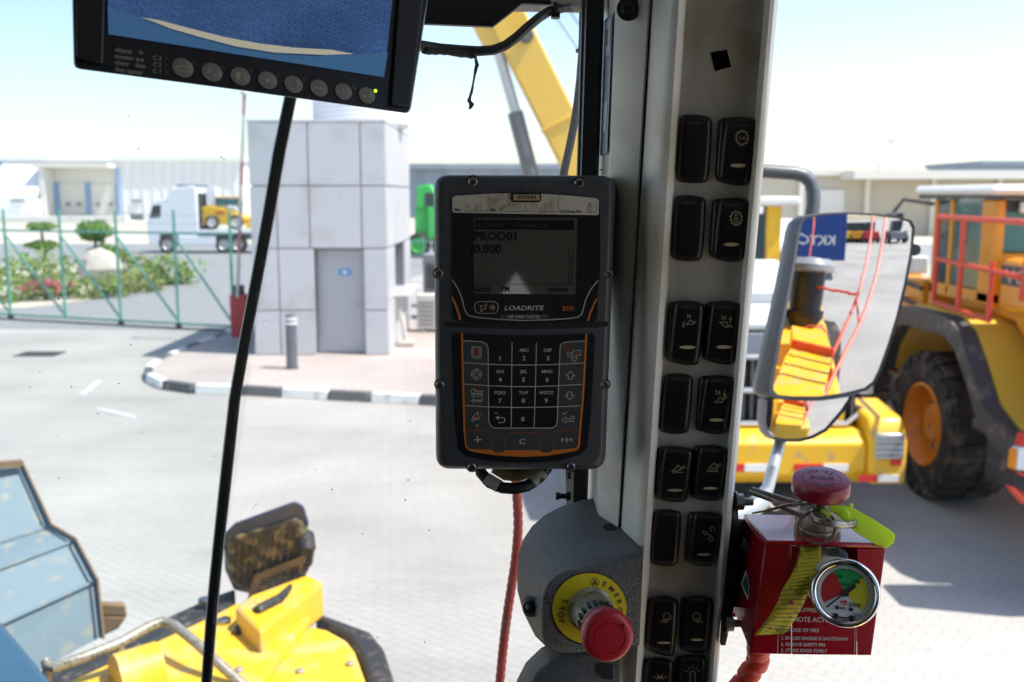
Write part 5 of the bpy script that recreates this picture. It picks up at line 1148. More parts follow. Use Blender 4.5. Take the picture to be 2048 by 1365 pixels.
mb = MB(); mb.text(DP, 'NMI  6/20A/3  CLASS Y(b)', Ux(803), Uy(1264), 5.6, .0013, 'c', .74); mb.build('class_lettering', M['print'], dv, smooth=0)
mb = MB(); mb.stroke(DP, rrect(*U([(380,1124),(582,1126),(580,1226),(382,1224)]), 11), 1.1, .0011, True)
for p in ([(428,1160),(440,1192),(470,1192),(486,1145)], [(440,1192),(432,1208)], [(446,1200),(438,1212)], [(428,1160),(442,1158)]): mb.stroke(DP, U(p), 1.0, .0011)
mb.build('bucket_key_outline', M['print'], dv, smooth=0)
mb = MB(); mb.stroke(DP, U([(445,1158),(458,1170),(482,1140)]), 1.3, .0012); mb.build('tick', M['orange'], dv, smooth=0)
mb = MB(); mb.lathe(DP.P(Ux(530),Uy(1174),.0008), DP.n, [(0,.0022),(.0006,.0021),(.0011,.0012)], 16); mb.build('status_led', M['pencil'], dv)
# keypad: grey zone, orange bracket, keys
mb = MB(); mb.pp(DP, K([(284,175),(440,185),(480,205),(498,240),(505,870),(520,905),(550,922),(1045,922),(1075,905),(1085,870),(1108,240),(1120,208),(1150,192),(1322,180),(1300,620),(1272,940),(1258,1085),(1230,1105),(1000,1130),(800,1140),(560,1130),(345,1105),(312,1082),(300,940),(288,500)]), .0010); mb.build('key_zone', M['greykey'], dv, smooth=0)
ob = [(264,112),(282,112),(290,500),(303,940),(312,1075),(325,1092),(350,1102),(530,1108),(560,1132),(620,1130),(636,1112),(935,1112),(950,1132),(1030,1128),(1045,1112),(1230,1098),(1250,1088),(1262,1068),(1272,930),(1300,600),(1325,120),(1343,122),(1318,600),(1290,940),(1278,1085),(1255,1112),(1220,1124),(1000,1160),(800,1170),(560,1158),(370,1128),(325,1112),(300,1080),(285,940),(272,500)]
mb = MB(); q = K(ob); n2 = 21
for i in range(len(q)//2): 
    j = i+1
    if j < len(q)//2 + 1 and len(q)-1-j >= 0 and j < len(q)-1-j+1: mb.pp(DP, [q[i], q[j], q[len(q)-1-j], q[len(q)-1-i]], .0013)
mb = MB(); mb.pp(DP, q, .0013); mb.build('orange_bracket', M['orange'], dv, smooth=0)
mb = MB()
for p in ([(284,178),(440,188),(478,205),(496,240),(502,870),(520,905),(550,924),(1045,924),(1075,905),(1085,870),(1110,235),(1120,208),(1150,192),(1322,180)], [(290,366),(500,379),(700,386),(906,386),(1104,380),(1310,368)], [(293,549),(500,563),(697,570),(900,570),(1096,563),(1302,551)], [(300,732),(500,743),(695,748),(895,747),(1090,743),(1282,734)], [(700,195),(696,560),(694,922)], [(908,197),(900,560),(888,922)]): mb.stroke(DP, K(p), 1.7, .0014)
mb.build('key_grid', M['print'], dv, smooth=0)
mb = MB()
for p in ([(305,938),(480,945),(505,958),(515,985),(528,1110)], [(632,1115),(648,1000),(660,972),(690,964),(890,964),(918,975),(930,1000),(940,1115)], [(1042,1115),(1058,985),(1072,955),(1100,946),(1275,936)]): mb.stroke(DP, K(p), 1.2, .0014)
mb.build('key_outline', M['redprint'], dv, smooth=0)
def key(name, quad, draws, h=.0008):
    mb = MB(); mb.slab(DP, K(quad), .0006, .0012); o = mb.build(name, M['face'], dv)
    mb = MB(); draws(mb); 
    if mb.f: mb.build('key_legend', M['print'], o, smooth=0)
    return o
KL = .0016
def T(mb, s, x, y, h, sx=1.0): mb.text(DP, s, Ux(x), Ky(y), h/4.266, KL, 'c', sx)
cols = [(510,692),(706,900),(912,1094)]; rows_ = [(200,376),(394,558),(577,738),(757,912)]
leg = [[(None,'1'),('ABC','2'),('DEF','3')],[('GHI','4'),('JKL','5'),('MNO','6')],[('PQRS','7'),('TUV','8'),('WXYZ','9')]]
cxs = [[597,803,1006],[598,799,1000],[598,797,992]]
for r in range(3):
    for c in range(3):
        a, b = leg[r][c]; x = cxs[r][c]; y0, y1 = rows_[r]; x0, x1 = cols[c]; k = r*2
        def dr(mb, a=a, b=b, x=x, y1=y1):
            if a: T(mb, a, x, y1-103, 28, 1.05)
            T(mb, b, x, y1-30, 38, 1.15)
        key('number_key', [(x0+k,y0),(x1-k,y0+2),(x1-k,y1),(x0+k,y1-4)], dr)
def S(mb, pts, w=1.3, closed=False): mb.stroke(DP, K(pts), w, KL, closed)
def Kc(cx, cy, rx, ry, a0=0, a1=360, n=18): return [(cx+rx*math.cos(R(a0+(a1-a0)*k/n)), cy-ry*math.sin(R(a0+(a1-a0)*k/n))) for k in range(n if a1-a0 == 360 else n+1)]
def undo(mb): S(mb,[(546,795),(578,795)],1.1); S(mb,[(570,835),(625,835)]+Kc(622,856,18,21,80,-90,8)+[(582,877)],2.0); mb.pp(DP,K([(556,835),(588,815),(588,855)]),KL)
key('back_key', [(512,757),(690,759),(690,912),(535,910)], undo); key('number_key', [(704,760),(888,760),(884,914),(702,914)], lambda mb: T(mb,'0',792,866,38,1.15)); key('blank_key', [(902,760),(1082,757),(1060,910),(898,914)], lambda mb: None)
# function legends printed on the grey zone
def legend(name, m, fn): mb = MB(); fn(mb); mb.build(name, m, dv, smooth=0)
legend('list_symbol', M['print'], lambda mb: (S(mb,[(358,232),(425,232),(425,315),(358,315)],1.3,True), S(mb,[(432,238),(437,238),(437,328),(370,328)],1.1), [S(mb,[(366,243+i*11),(378,243+i*11)],1.0) for i in range(6)]))
legend('list_lines', M['redprint'], lambda mb: [S(mb,[(390,243+i*10),(418,243+i*10)],1.4) for i in range(7)])
legend('target_symbol', M['print'], lambda mb: (S(mb,Kc(396,464,42,42),1.4,True), S(mb,Kc(396,464,24,24),1.2,True), S(mb,[(340,464),(378,464)],1.0), S(mb,[(414,464),(452,464)],1.0), S(mb,[(396,410),(396,446)],1.0), S(mb,[(396,482),(396,518)],1.0)))
legend('target_centre', M['redprint'], lambda mb: mb.disc(DP, Ux(396), Ky(464), 2.2, 2.2, KL, 10))
legend('truck_symbol', M['print'], lambda mb: (S(mb,[(352,632),(352,605),(366,592),(385,592),(385,632)],1.2,True), S(mb,[(390,598),(390,612),(448,612),(448,598)],1.0), S(mb,[(385,632),(446,632),(446,615)],1.1), [S(mb,Kc(x,y,9,9),1.1,True) for x,y in ((370,633),(410,633),(433,633),(375,695),(410,695),(433,695))], S(mb,[(346,652),(452,652)],1.0), S(mb,[(368,662),(368,685),(446,685),(446,662)],1.3), S(mb,[(346,690),(366,690)],1.1)))
legend('truck_load', M['redprint'], lambda mb: mb.pp(DP,K([(392,599),(440,599),(436,610),(392,610)]),KL))
legend('bucket_symbol', M['print'], lambda mb: (S(mb,[(362,830),(408,788),(412,815),(420,845),(388,850),(362,830)],1.3), S(mb,[(345,856),(372,842)],1.3), S(mb,[(360,872),(384,850)],1.3), S(mb,Kc(415,832,36,36,10,70,6),1.1), mb.pp(DP,K([(396,896),(412,896),(412,912),(396,912)]),KL)))
legend('bucket_fill', M['redprint'], lambda mb: (mb.pp(DP,K([(376,832),(404,815),(416,845),(388,848)]),KL), mb.pp(DP,K([(440,882),(450,866),(460,886)]),KL)))
legend('setup_symbol', M['print'], lambda mb: (S(mb,[(1218,300),(1220,262),(1282,260),(1282,305),(1240,306)],1.3), S(mb,[(1168,275),(1172,300),(1190,308),(1215,335),(1218,355)],1.3), S(mb,[(1186,272),(1190,285),(1205,285),(1206,300),(1230,322),(1250,318),(1255,335)],1.3), S(mb,Kc(1232,340,16,14,150,380,8),1.2)))
legend('power_symbol', M['redprint'], lambda mb: (S(mb,Kc(1168,238,23,23,125,415,14),1.5), S(mb,[(1168,214),(1168,240)],1.4), [S(mb,[(1232,275+i*9),(1272,275+i*9)],1.2) for i in range(3)]))
legend('up_arrow', M['print'], lambda mb: S(mb,[(1198,440),(1236,478),(1216,478),(1216,504),(1180,504),(1180,478),(1160,478)],1.5,True))
legend('down_arrow', M['print'], lambda mb: S(mb,[(1192,682),(1228,645),(1210,645),(1210,616),(1174,616),(1174,645),(1156,645)],1.5,True))
legend('enter_symbol', M['print'], lambda mb: (S(mb,[(1126,856),(1158,832),(1158,846),(1208,846),(1208,822),(1228,822),(1226,866),(1158,866),(1158,880)],1.3,True), S(mb,[(1130,796),(1142,808),(1170,782)],1.4)))
legend('plus_symbol', M['print'], lambda mb: (S(mb,[(376,1024),(438,1024)],2.6), S(mb,[(406,994),(406,1054)],2.6)))
legend('clear_letter', M['print'], lambda mb: T(mb,'C',786,1060,44,1.25))
legend('zero_symbol', M['print'], lambda mb: (T(mb,'0',1166,1044,40,1.1), mb.pp(DP,K([(1120,1004),(1142,1024),(1120,1044)]),KL), mb.pp(DP,K([(1212,1004),(1190,1024),(1212,1044)]),KL)))
# cable loop under the indicator
cb = thing('indicator_cable', 'black cable loop bound with grey and olive tape under the indicator', 'cable', DP.P(1030,945,-.03))
lp = [DP.P(x,y,l) for x, y, l in [(958,925,-.035),(962,946,-.03),(980,966,-.026),(1005,976,-.022),(1030,978,-.02),(1055,972,-.024),(1078,956,-.028),(1094,936,-.034),(1098,920,-.035)]]
mb = MB(); mb.tube(lp, .0048, 12); mb.build('cable', M['black'], cb)
mb = MB(); mb.tube([lp[1].lerp(lp[2],.6), lp[2].lerp(lp[3],.75)], .0054, 12); mb.build('tape', M['tapeg'], cb)
mb = MB(); mb.tube([lp[5].lerp(lp[6],.4), lp[6].lerp(lp[7],.55)], .0054, 12); mb.build('tape', M['tapeg'], cb)
mb = MB(); mb.tube([DP.P(990,934,-.045),DP.P(1012,948,-.045),DP.P(1035,950,-.045),DP.P(1062,940,-.045),DP.P(1070,930,-.045)], .006, 12); mb.build('bound_lead', M['olive'], cb)
# bracket with two holes and a bolt, between indicator and housing
mt = thing('mounting_strip', 'pale bolt strip with a black bolt left of the pillar', 'bracket', V(1140,980,.90))
mb = MB(); a = [V(1130,930,.90),V(1148,930,.90),V(1146,1010,.905),V(1132,1010,.905)]; mb.prism(a, FWD*.004); mb.build('strip', M['pillar'], mt)
mb = MB(); mb.tube([V(1138,945,.899),V(1138,958,.899)], .0016, 8); mb.build('slot', M['ink'], mt)
mb = MB(); mb.lathe(V(1140,993,.895), (V(1110,992,.893)-V(1140,993,.895)), [(0,.004),(.004,.004),(.004,.0025),(.010,.0025),(.010,.0036),(.0135,.0036)], 12); mb.build('bolt', M['black'], mt)

# ------------------------------------------------------------------ monitor hanging at the top left
BL = V(148,136,.56); BR = V(820,227,.672); bvec = BR-BL
r_ = ray(141,-120); dT = (BL-EYE).dot(bvec)/r_.dot(bvec); TLm = EYE + r_*dT
MP = Plane.tri(BL, BR, TLm)
mo_ = thing('camera_monitor', 'black rear view camera monitor showing paving at the top left', 'monitor', MP.P(480,180,-.02))
Mo = lambda pts: [(100+x/2.56, y/2.56) for x, y in pts]
case = [(141,-160),(880,-160),(856,0),(822,216),(818,224),(812,227),(790,224),(480,181),(205,145),(160,139),(150,135),(147,126)]
mb = MB(); mb.loft([[MP.P(x,y,l) for x, y in scl(case,(k,k),(490,40))] for k, l in ((.97,-.038),(1.0,-.032),(1.0,-.004),(.994,0))]); mb.build('case', M['black'], mo_, smooth=40)
for q in ([(150,-160),(210,-160),(210,0),(207,128),(165,123),(153,112)], [(795,-160),(864,-160),(846,0),(820,215),(781,212),(797,0)]): mb = MB(); mb.slab(MP, q, -.001, .0028); mb.build('side_grip', M['black'], mo_, bevel=.0012)
scm = bpy.data.materials.new('camera_picture'); scm.use_nodes = True; N_ = scm.node_tree.nodes; Ln = scm.node_tree.links; bs_ = N_['Principled BSDF']
bs_.inputs['Base Color'].default_value = (.01,.012,.016,1); bs_.inputs['Roughness'].default_value = .2
tcn = N_.new('ShaderNodeTexCoord'); mpn = N_.new('ShaderNodeMapping'); mpn.inputs['Rotation'].default_value = (R(-60),R(14),R(8)); brn = N_.new('ShaderNodeTexBrick'); brn.inputs['Scale'].default_value = 105; brn.inputs['Mortar Size'].default_value = .03
brn.inputs['Color1'].default_value = (.034,.082,.20,1); brn.inputs['Color2'].default_value = (.027,.066,.17,1); brn.inputs['Mortar'].default_value = (.017,.045,.12,1)
nz = N_.new('ShaderNodeTexNoise'); nz.inputs['Scale'].default_value = 18; nz.inputs['Detail'].default_value = 6
vm = N_.new('ShaderNodeVectorMath'); vm.operation = 'MULTIPLY_ADD'; vm.inputs[1].default_value = (.022,.022,.022)
Ln.new(tcn.outputs['Object'], nz.inputs['Vector']); Ln.new(tcn.outputs['Object'], mpn.inputs[0]); Ln.new(nz.outputs['Color'], vm.inputs[0]); Ln.new(mpn.outputs[0], vm.inputs[2]); Ln.new(vm.outputs[0], brn.inputs['Vector'])
vs2 = N_.new('ShaderNodeVectorMath'); vs2.operation = 'SCALE'; mrn = N_.new('ShaderNodeMapRange'); mrn.inputs['From Min'].default_value = .3; mrn.inputs['From Max'].default_value = .7; mrn.inputs['To Min'].default_value = .75; mrn.inputs['To Max'].default_value = 1.3
Ln.new(nz.outputs['Fac'], mrn.inputs['Value']); Ln.new(brn.outputs['Color'], vs2.inputs[0]); Ln.new(mrn.outputs[0], vs2.inputs['Scale']); Ln.new(vs2.outputs[0], bs_.inputs['Emission Color']); bs_.inputs['Emission Strength'].default_value = SCREEN*.85
mb = MB(); mb.pp(MP, [(213,-150),(800,-150),(785,0),(768,155),(217,69)], .0008); scn = mb.build('screen', scm, mo_, smooth=0)
def em(name, c, s): return mat(name, c, .3, var=0, emit=s)
mb = MB(); mb.pp(MP, [(215,12)] + Mo([(330,50),(480,92),(640,155),(860,220),(1100,268),(1350,286),(1560,282),(1730,268)]) + [(768,155),(217,69)], .0011); mb.build('picture_ground', em('picture_blue', (.045,.125,.25), SCREEN*.50), scn, smooth=0)
mb = MB(); mb.pp(MP, Mo([(468,90),(560,105),(750,155),(900,192),(1080,225),(1250,245),(1440,256),(1560,278),(1400,282),(1150,270),(950,238),(760,188),(620,148),(530,112)]), .0014); mb.build('picture_kerb', em('picture_kerb', (.42,.39,.30), SCREEN*.62), scn, smooth=0)
mb = MB(); mb.stroke(MP, Mo([(480,100),(620,152),(760,194),(950,244),(1150,276),(1400,288)]), 1.1, .0015); mb.build('picture_shadow', M['ink'], scn, smooth=0)
# captions and buttons
mb = MB()
for t, x, y in (('objects',331,265),('in',455,278),('monitor are',331,298),('closer',331,330),('than',434,344),('they appear',331,364)):
    mb.text(MP, t, 100+x/2.56, y/2.56, 9.4, .0006, 'l', .92, rot=8)
for t, x, y in (('C 3',526,306),('C 2',526,340),('C 1',526,374)): mb.text(MP, t, 100+x/2.56, y/2.56, 9, .0006, 'l', .95, rot=8)
mb.build('caption', mat('caption_grey', (.30,.30,.28), .6, var=0), mo_, smooth=0)
btns = [(679,349,56,49),(829,371,54,47),(974,392,52,46),(1113,412,50,45),(1246,433,48,44),(1376,452,46,43),(1502,470,44,42),(1622,489,43,42)]
bgrey = mat('button_grey', (.20,.20,.17), .55, var=.1, vs=80); bsym = mat('button_symbol', (.42,.39,.24), .5, var=0)
for i, (x, y, rx, ry) in enumerate(btns):
    cx, cy = 100+x/2.56, y/2.56; rx /= 2.56; ry /= 2.56
    pts = [(cx + rx*math.cos(a) + .0*ry, cy + ry*math.sin(a) + .18*rx*math.cos(a)) for a in [2*math.pi*k/28 for k in range(28)]]
    mb = MB(); mb.loft([[MP.P(cx+(px-cx)*k, cy+(py-cy)*k, l) for px, py in pts] for k, l in ((1,-.0005),(1,.0006),(.93,.0010))]); o = mb.build('button', bgrey, mo_)
    mb = MB(); s2 = lambda p, w=1.6, c=False: mb.stroke(MP, [(cx+a, cy+b+.13*a) for a, b in p], w, .0013, c)
    if i == 0: s2([(-9,-3),(13,-3),(13,6),(-9,6)],1.4,True); s2([(-9,-1),(-13,-3),(-13,5),(-9,3)],1.2,True)
    elif i == 1: s2([(-6,-10),(-1,-6),(-3,0),(-9,1),(-4,-4)],2.2); s2([(5,6),(9,6)],3); s2([(7,2),(7,10)],1.2); s2([(3,6),(11,6)],1.2)
    elif i == 2:
        s2([(9*math.cos(a),9*math.sin(a)) for a in [k*.35 for k in range(18)]],1.4,True); mb.pp(MP, [(cx,cy-9)] + [(cx-9*math.sin(a), cy-9*math.cos(a)-.13*9*math.sin(a)) for a in [k*math.pi/8 for k in range(9)]], .0013)
    elif i == 3:
        mb.disc(MP,cx,cy,4.5,4.5,.0013,12)
        for k in range(8): a = k*math.pi/4; s2([(5.5*math.cos(a),5.5*math.sin(a)),(10*math.cos(a),10*math.sin(a))],1.3)
    elif i == 4: s2([(9*math.cos(a),9*math.sin(a)) for a in [-.9+k*.32 for k in range(17)]],1.5); s2([(4,-10),(9,-7),(5,-3)],1.3)
    elif i == 5: s2([(-9,0),(9,0)],1.7)
    elif i == 6: s2([(-8,0),(8,0)],1.7); s2([(0,-8),(0,8)],1.7)
    else: s2([(8,-5),(8,3),(-7,3)],1.5); s2([(-3,0),(-7,3),(-3,6)],1.3)
    mb.build('button_symbol', bsym, o, smooth=0)
for i, (x, y) in enumerate([(735,324),(882,346),(1026,367),(1163,388),(1297,409),(592,300),(592,334),(592,368),(1556,448)]):
    mb = MB(); mb.lathe(MP.P(100+x/2.56,y/2.56,0), MP.n, [(0,.0011 if i < 8 else .0018),(.0004,.0010 if i < 8 else .0016),(.0007,.0003)], 12); mb.build('indicator_dot', M['darkgrey'], mo_)
mb = MB(); mb.lathe(MP.P(100+1666/2.56,467/2.56,0), MP.n, [(0,.0011),(.0006,.0010),(.0009,.0003)], 12); mb.build('green_led', mat('green_led', (.35,.85,.02), .3, var=0, emit=1.2), mo_)
# bracket beam and cable behind the monitor
bm_ = thing('monitor_bracket', 'black steel bracket plate across the top behind the monitor', 'bracket', V(1000,-20,.86))
mb = MB(); mb.prism([V(x,y,.86) for x, y in [(820,-160),(1250,-160),(1220,15),(1044,7),(985,53),(820,46)]], FWD*.006); mb.build('plate', M['black'], bm_, bevel=.001)
mb = MB(); mb.hexa([V(1020,6,.86),V(1206,13,.86),V(1206,6,.86),V(1020,0,.86)], [V(1020,24,.93),V(1206,26,.93),V(1206,18,.93),V(1020,18,.93)]); mb.build('flange', M['black'], bm_)
cm = thing('monitor_cable', 'black cable sagging from the monitor to the pillar', 'cable', V(950,100,.84))
cp_ = [V(x,y,d) for x, y, d in [(815,84,.72),(842,92,.74),(880,98,.76),(920,101,.78),(955,103,.79),(985,101,.80),(1010,92,.81),(1032,76,.82),(1055,55,.83),(1078,36,.84),(1100,22,.85),(1130,16,.86),(1170,17,.87),(1200,14,.88)]]
mb = MB(); mb.tube(cp_, .0040, 14); mb.build('cable', M['black'], cm, smooth=60)
mb = MB(); pts = [V(848+i*5.2, 99.5+i*.55+rnd.uniform(-.8,.8), .742+i*.0025) for i in range(20)]; mb.tube(pts, [.0030+rnd.uniform(-.0005,.0006) for _ in pts], 8); mb.build('frayed_tape', M['rubber'], cm)
mb = MB(); q = V(1111,22,.852); mb.obox(q, RT*.0022, FWD*.007, UPV*.0055); mb.obox(V(1111,31,.846), RT*.0038, FWD*.003, UPV*.0024); mb.build('cable_tie', M['black'], cm, bevel=.0006)
sg = thing('tape_scrap', 'torn black tape scrap dangling from the monitor cable', 'tape', V(945,160,.78))
mb = MB(); tp = [(950,112,2.0),(952,121,3.0),(954,130,4.0),(951,141,3.2),(949,152,2.4),(947,163,2.0),(945,174,2.2),(943,184,2.8),(940,194,2.6),(938,202,4.2),(943,208,5.0),(942,214,4.0),(939,219,2.2)]
L1 = []; 
for k in range(len(tp)-1):
    (x,y,w), (x2,y2,w2) = tp[k], tp[k+1]
    mb.hexa([V(x-w,y,.784),V(x+w+rnd.uniform(0,1),y,.781),V(x2+w2,y2,.781),V(x2-w2,y2,.784)], [V(x-w,y,.7855),V(x+w,y,.7835),V(x2+w2,y2,.7835),V(x2-w2,y2,.7855)])
mb.build('strip', M['blackm'], sg)
vc = thing('vertical_cable', 'dusty black cable strapped along the left of the pillar', 'cable', V(1150,200,.93))
mb = MB(); mb.tube([V(x,y,d) for x, y, d in [(1166,10,.93),(1166,60,.93),(1164,110,.93),(1160,160,.93),(1155,205,.93),(1148,250,.93),(1139,295,.92),(1130,335,.91),(1122,380,.90)]], .0038, 12); mb.build('cable', M['rubber'], vc)
mb = MB(); mb.tube([V(1157,102,.926),V(1174,99,.93)], .0022, 8); mb.tube([V(1158,105,.926),V(1158,99,.926)], .0032, 8); mb.build('strap', M['rubber'], vc)

# ------------------------------------------------------------------ emergency stop
C0 = V(1181,1219,.800); C1 = V(1216,1273,.738); EA = (C1-C0).normalized()
EP = Plane(C0, EA)
es = thing('emergency_stop', 'grey housing with yellow disc and red mushroom button on the pillar', 'emergency stop', V(1180,1300,.83))
fr0 = [(1287,1111),(1240,1118),(1180,1130),(1130,1141),(1110,1150),(1094,1164),(1084,1190),(1081,1225),(1082,1262),(1087,1287),(1100,1302),(1130,1307),(1180,1304),(1230,1298),(1279,1291),(1283,1200)]
bk0 = [(1192,996),(1165,1000),(1125,1012),(1090,1030),(1064,1053),(1046,1080),(1037,1108),(1034.5,1140),(1034.5,1180),(1046,1224),(1070,1272),(1110,1296),(1170,1296),(1225,1290),(1270,1284),(1262,1140)]
mb = MB(); ce = (1185,1215)
def blend(t): return [(a[0]+(b[0]-a[0])*t, a[1]+(b[1]-a[1])*t) for a, b in zip(fr0, bk0)]
def ringd(pts, d): return [V(x,y,d+ (0)) for x, y in pts]
mb.loft([[EP.P(x,y,.000) for x, y in scl(fr0,(.93,.93),ce)], [EP.P(x,y,-.0012) for x, y in scl(fr0,(.97,.97),ce)], [EP.P(x,y,-.005) for x, y in scl(fr0,(.995,.995),ce)], [V(x,y,.810) for x, y in blend(.05)], [V(x,y,.817) for x, y in blend(.12)], [V(x,y,.855) for x, y in blend(.42)], [V(x,y,.895) for x, y in blend(.80)], [V(x,y,.920) for x, y in blend(1)]])
mb.build('housing', M['softgrey'], es, smooth=75)
mb = MB(); mb.pp(EP, [(1205,1054),(1209,1049),(1222,1047),(1234,1056),(1231,1062),(1214,1062)], -.03); mb.build('screw_slot', M['ink'], es, smooth=0)
mb = MB(); mb.loft([[EP.P(1179+77*math.cos(a)*k, 1218+74*math.sin(a)*k, l) for a in [2*math.pi*i/48 for i in range(48)]] for k, l in ((1,-.001),(1,.0008),(.985,.0012))]); mb.build('disc_rim', M['black'], es)
mb = MB(); mb.disc(EP, 1179,1217.5,74.2,71.2,.0016,48); dsk = mb.build('legend_disc', M['yellowdisc'], es, smooth=0)
mb = MB()
for t, x, y, rot in (('E',1209,1169,30),('M',1223,1179,46),('E',1233,1191,62),('R',1238.5,1204.5,77),('G',1239,1220,92),('E',1237,1236,108),('N',1231,1251,124)): mb.text(EP, t, x-4.5*math.sin(R(rot))*1, y+4.5*math.cos(R(rot)), 10.5, .0019, 'c', 1.05, rot=rot)
for t, x, y, rot in (('S',1130.6,1203,105),('T',1122.5,1217,95),('O',1121.5,1230,86),('P',1123.5,1243.5,76)): mb.text(EP, t, x-5.5*math.sin(R(rot)), y+5.5*math.cos(R(rot)), 11.5, .0019, 'c', 1.0, rot=rot)
mb.stroke(EP, circ(1190,1165,8.2,7.8), 1.2, .0019, True); mb.stroke(EP, [(1185,1169),(1190,1160),(1195,1169)], 1.2, .0019, True); mb.stroke(EP, [(1187,1168),(1191,1163),(1192,1168)], 1.0, .0019, True)
mb.build('legend_lettering', M['ink'], dsk, smooth=0)
mb = MB(); Ls = (C1-C0).length; mb.lathe(C0, EA, [(.001,.0185),(.003,.0185),(.004,.0165),(.024,.0160),(.026,.0150),(.03,.0145),(Ls-.014,.0145)], 30); sh = mb.build('collar', M['zinc'], es)
xE = EA.cross(Vector((0,0,1))).normalized(); yE = EA.cross(xE)
mb = MB()
for k in range(18): a = 2*math.pi*k/18; rd = xE*math.cos(a)+yE*math.sin(a); mb.obox(C0+EA*.031+rd*.0152, EA*.0045, EA.cross(rd)*.0014, rd*.0010)
mb.build('collar_ribs', M['black'], sh)
mb = MB(); mb.lathe(C1, EA, [(-.0150,.0135),(-.0145,.0172),(-.011,.0190),(-.003,.0196),(.001,.0190),(.0032,.0172),(.0040,.0150),(.0040,.0120),(.0034,.0117),(.0040,.0113),(.0042,.004),(.0042,.0001)], 44); bt2 = mb.build('mushroom_button', M['redbtn'], es, smooth=35)
BPl = Plane(C1+EA*.0044, EA); mb = MB(); mb.pp(BPl, [(1240,1250),(1249,1247),(1248,1257),(1243,1254)], 0); mb.build('turn_arrow', M['maroon'], bt2, smooth=0)
mb = MB(); sd = V(1066,1214,.838); sn_ = (V(1040,1214,.83)-sd).normalized(); mb.lathe(V(1062,1213,.836), (sn_ - FWD*.35).normalized(), [(0,.0088),(.0012,.0088),(.0016,.0075),(.002,.0058),(.0055,.0052),(.0068,.003),(.0055,.0022),(.0055,.0002)], 22); mb.build('side_screw', M['black'], es)
# second housing below, cut by the frame
e2 = thing('lower_control_housing', 'second grey rounded housing below the emergency stop, cut by the frame', 'control housing', V(1130,1420,.86))
f2 = [(1240,1310),(1190,1306),(1130,1308),(1100,1318),(1070,1345),(1052,1390),(1048,1440),(1052,1500),(1240,1500)]
b2 = [(1225,1270),(1180,1266),(1130,1274),(1082,1296),(1052,1325),(1034,1360),(1024,1420),(1024,1500),(1230,1500)]
mb = MB(); mb.loft([[V(x,y,.842) for x, y in scl(f2,(.95,.95),(1150,1420))], [V(x,y,.846) for x, y in f2], [V(x,y,.87) for x, y in [((a[0]+b[0])/2-2,(a[1]+b[1])/2-2) for a, b in zip(f2,b2)]], [V(x,y,.90) for x, y in b2]]); mb.build('housing', M['softgrey'], e2, smooth=75)
mb = MB(); mb.poly([V(x,y,.8405) for x, y in [(1196,1330),(1206,1326),(1226,1328),(1226,1360),(1206,1358),(1196,1348)]]); mb.build('screw_slot', M['ink'], e2, smooth=0)

# ------------------------------------------------------------------ fire suppression actuator
fa = thing('fire_actuator', 'red fire suppression actuator box with strike knob and gauge', 'fire actuator', V(1620,1310,.80))
fTL = V(1531,1092,.762); bdir = V(1488,1038,.838) - fTL
def square(px, py): r = ray(px, py); return EYE + r*((fTL-EYE).dot(bdir)/r.dot(bdir))
fTR, fBL = square(1771,1098), square(1502,1307)
FP = Plane.tri(fTL, fTR, fBL)
fBR = FP.P(1742,1311)
ux = (fTR-fTL).normalized(); nrm = FP.n; vd = (fBL-fTL).normalized()
dep = bdir
def fpt(px, py, k=0.0): return FP.P(px,py) + dep*k
mb = MB()
def wall(name, q, th, m=None): 
    mb = MB(); n = (q[1]-q[0]).cross(q[2]-q[0]).normalized(); mb.hexa(q, [p + n*th for p in q]); return mb.build(name, m or M['redbox'], fa, bevel=.0012)
for nm, pts in (('front_flange', [(1531,1092),(1583,1093),(1583,1309),(1502,1307)]), ('front_flange', [(1714,1097),(1771,1098),(1742,1311),(1714,1310.5)]), ('front_panel', [(1583.6,1206),(1713.4,1207),(1713.4,1310.5),(1583.6,1309)])):
    mb = MB(); mb.slab(FP, pts, -.002, 0); mb.build(nm, M['redbox'], fa, bevel=.0006)
back = [fpt(1531,1092,1), fpt(1771,1098,1), fpt(1742,1311,1), fpt(1502,1307,1)]
lt = [fTL, fTL+dep, fTL+dep+vd*.078, fBL+dep*.45-vd*.004, fBL]
mb = MB(); mb.prism([p + nrm*-.0022 for p in lt[:1]] + lt[1:4] + [lt[4]-nrm*.0022], ux*.002); mb.build('side_wall', M['redbox'], fa, bevel=.0006)
mb = MB(); mb.prism([fTR-nrm*.0022, fTR+dep, FP.P(1742,1311)+dep, FP.P(1742,1311)-nrm*.0022], -ux*.002); mb.build('side_wall', M['redbox'], fa)
mb = MB(); mb.prism(back, -nrm*.002); mb.build('back_plate', M['redbox'], fa)
upF = -vd
tp_ = [fTL-ux*.001+upF*.0005+nrm*.002, fTR+ux*.001+upF*.0005+nrm*.002, fTR+ux*.001+dep+upF*.0005, fTL-ux*.001+dep+upF*.0005]
mb = MB(); mb.prism(tp_, upF*.004); topp = mb.build('top_plate', M['redbox'], fa, bevel=.0022, seg=3)
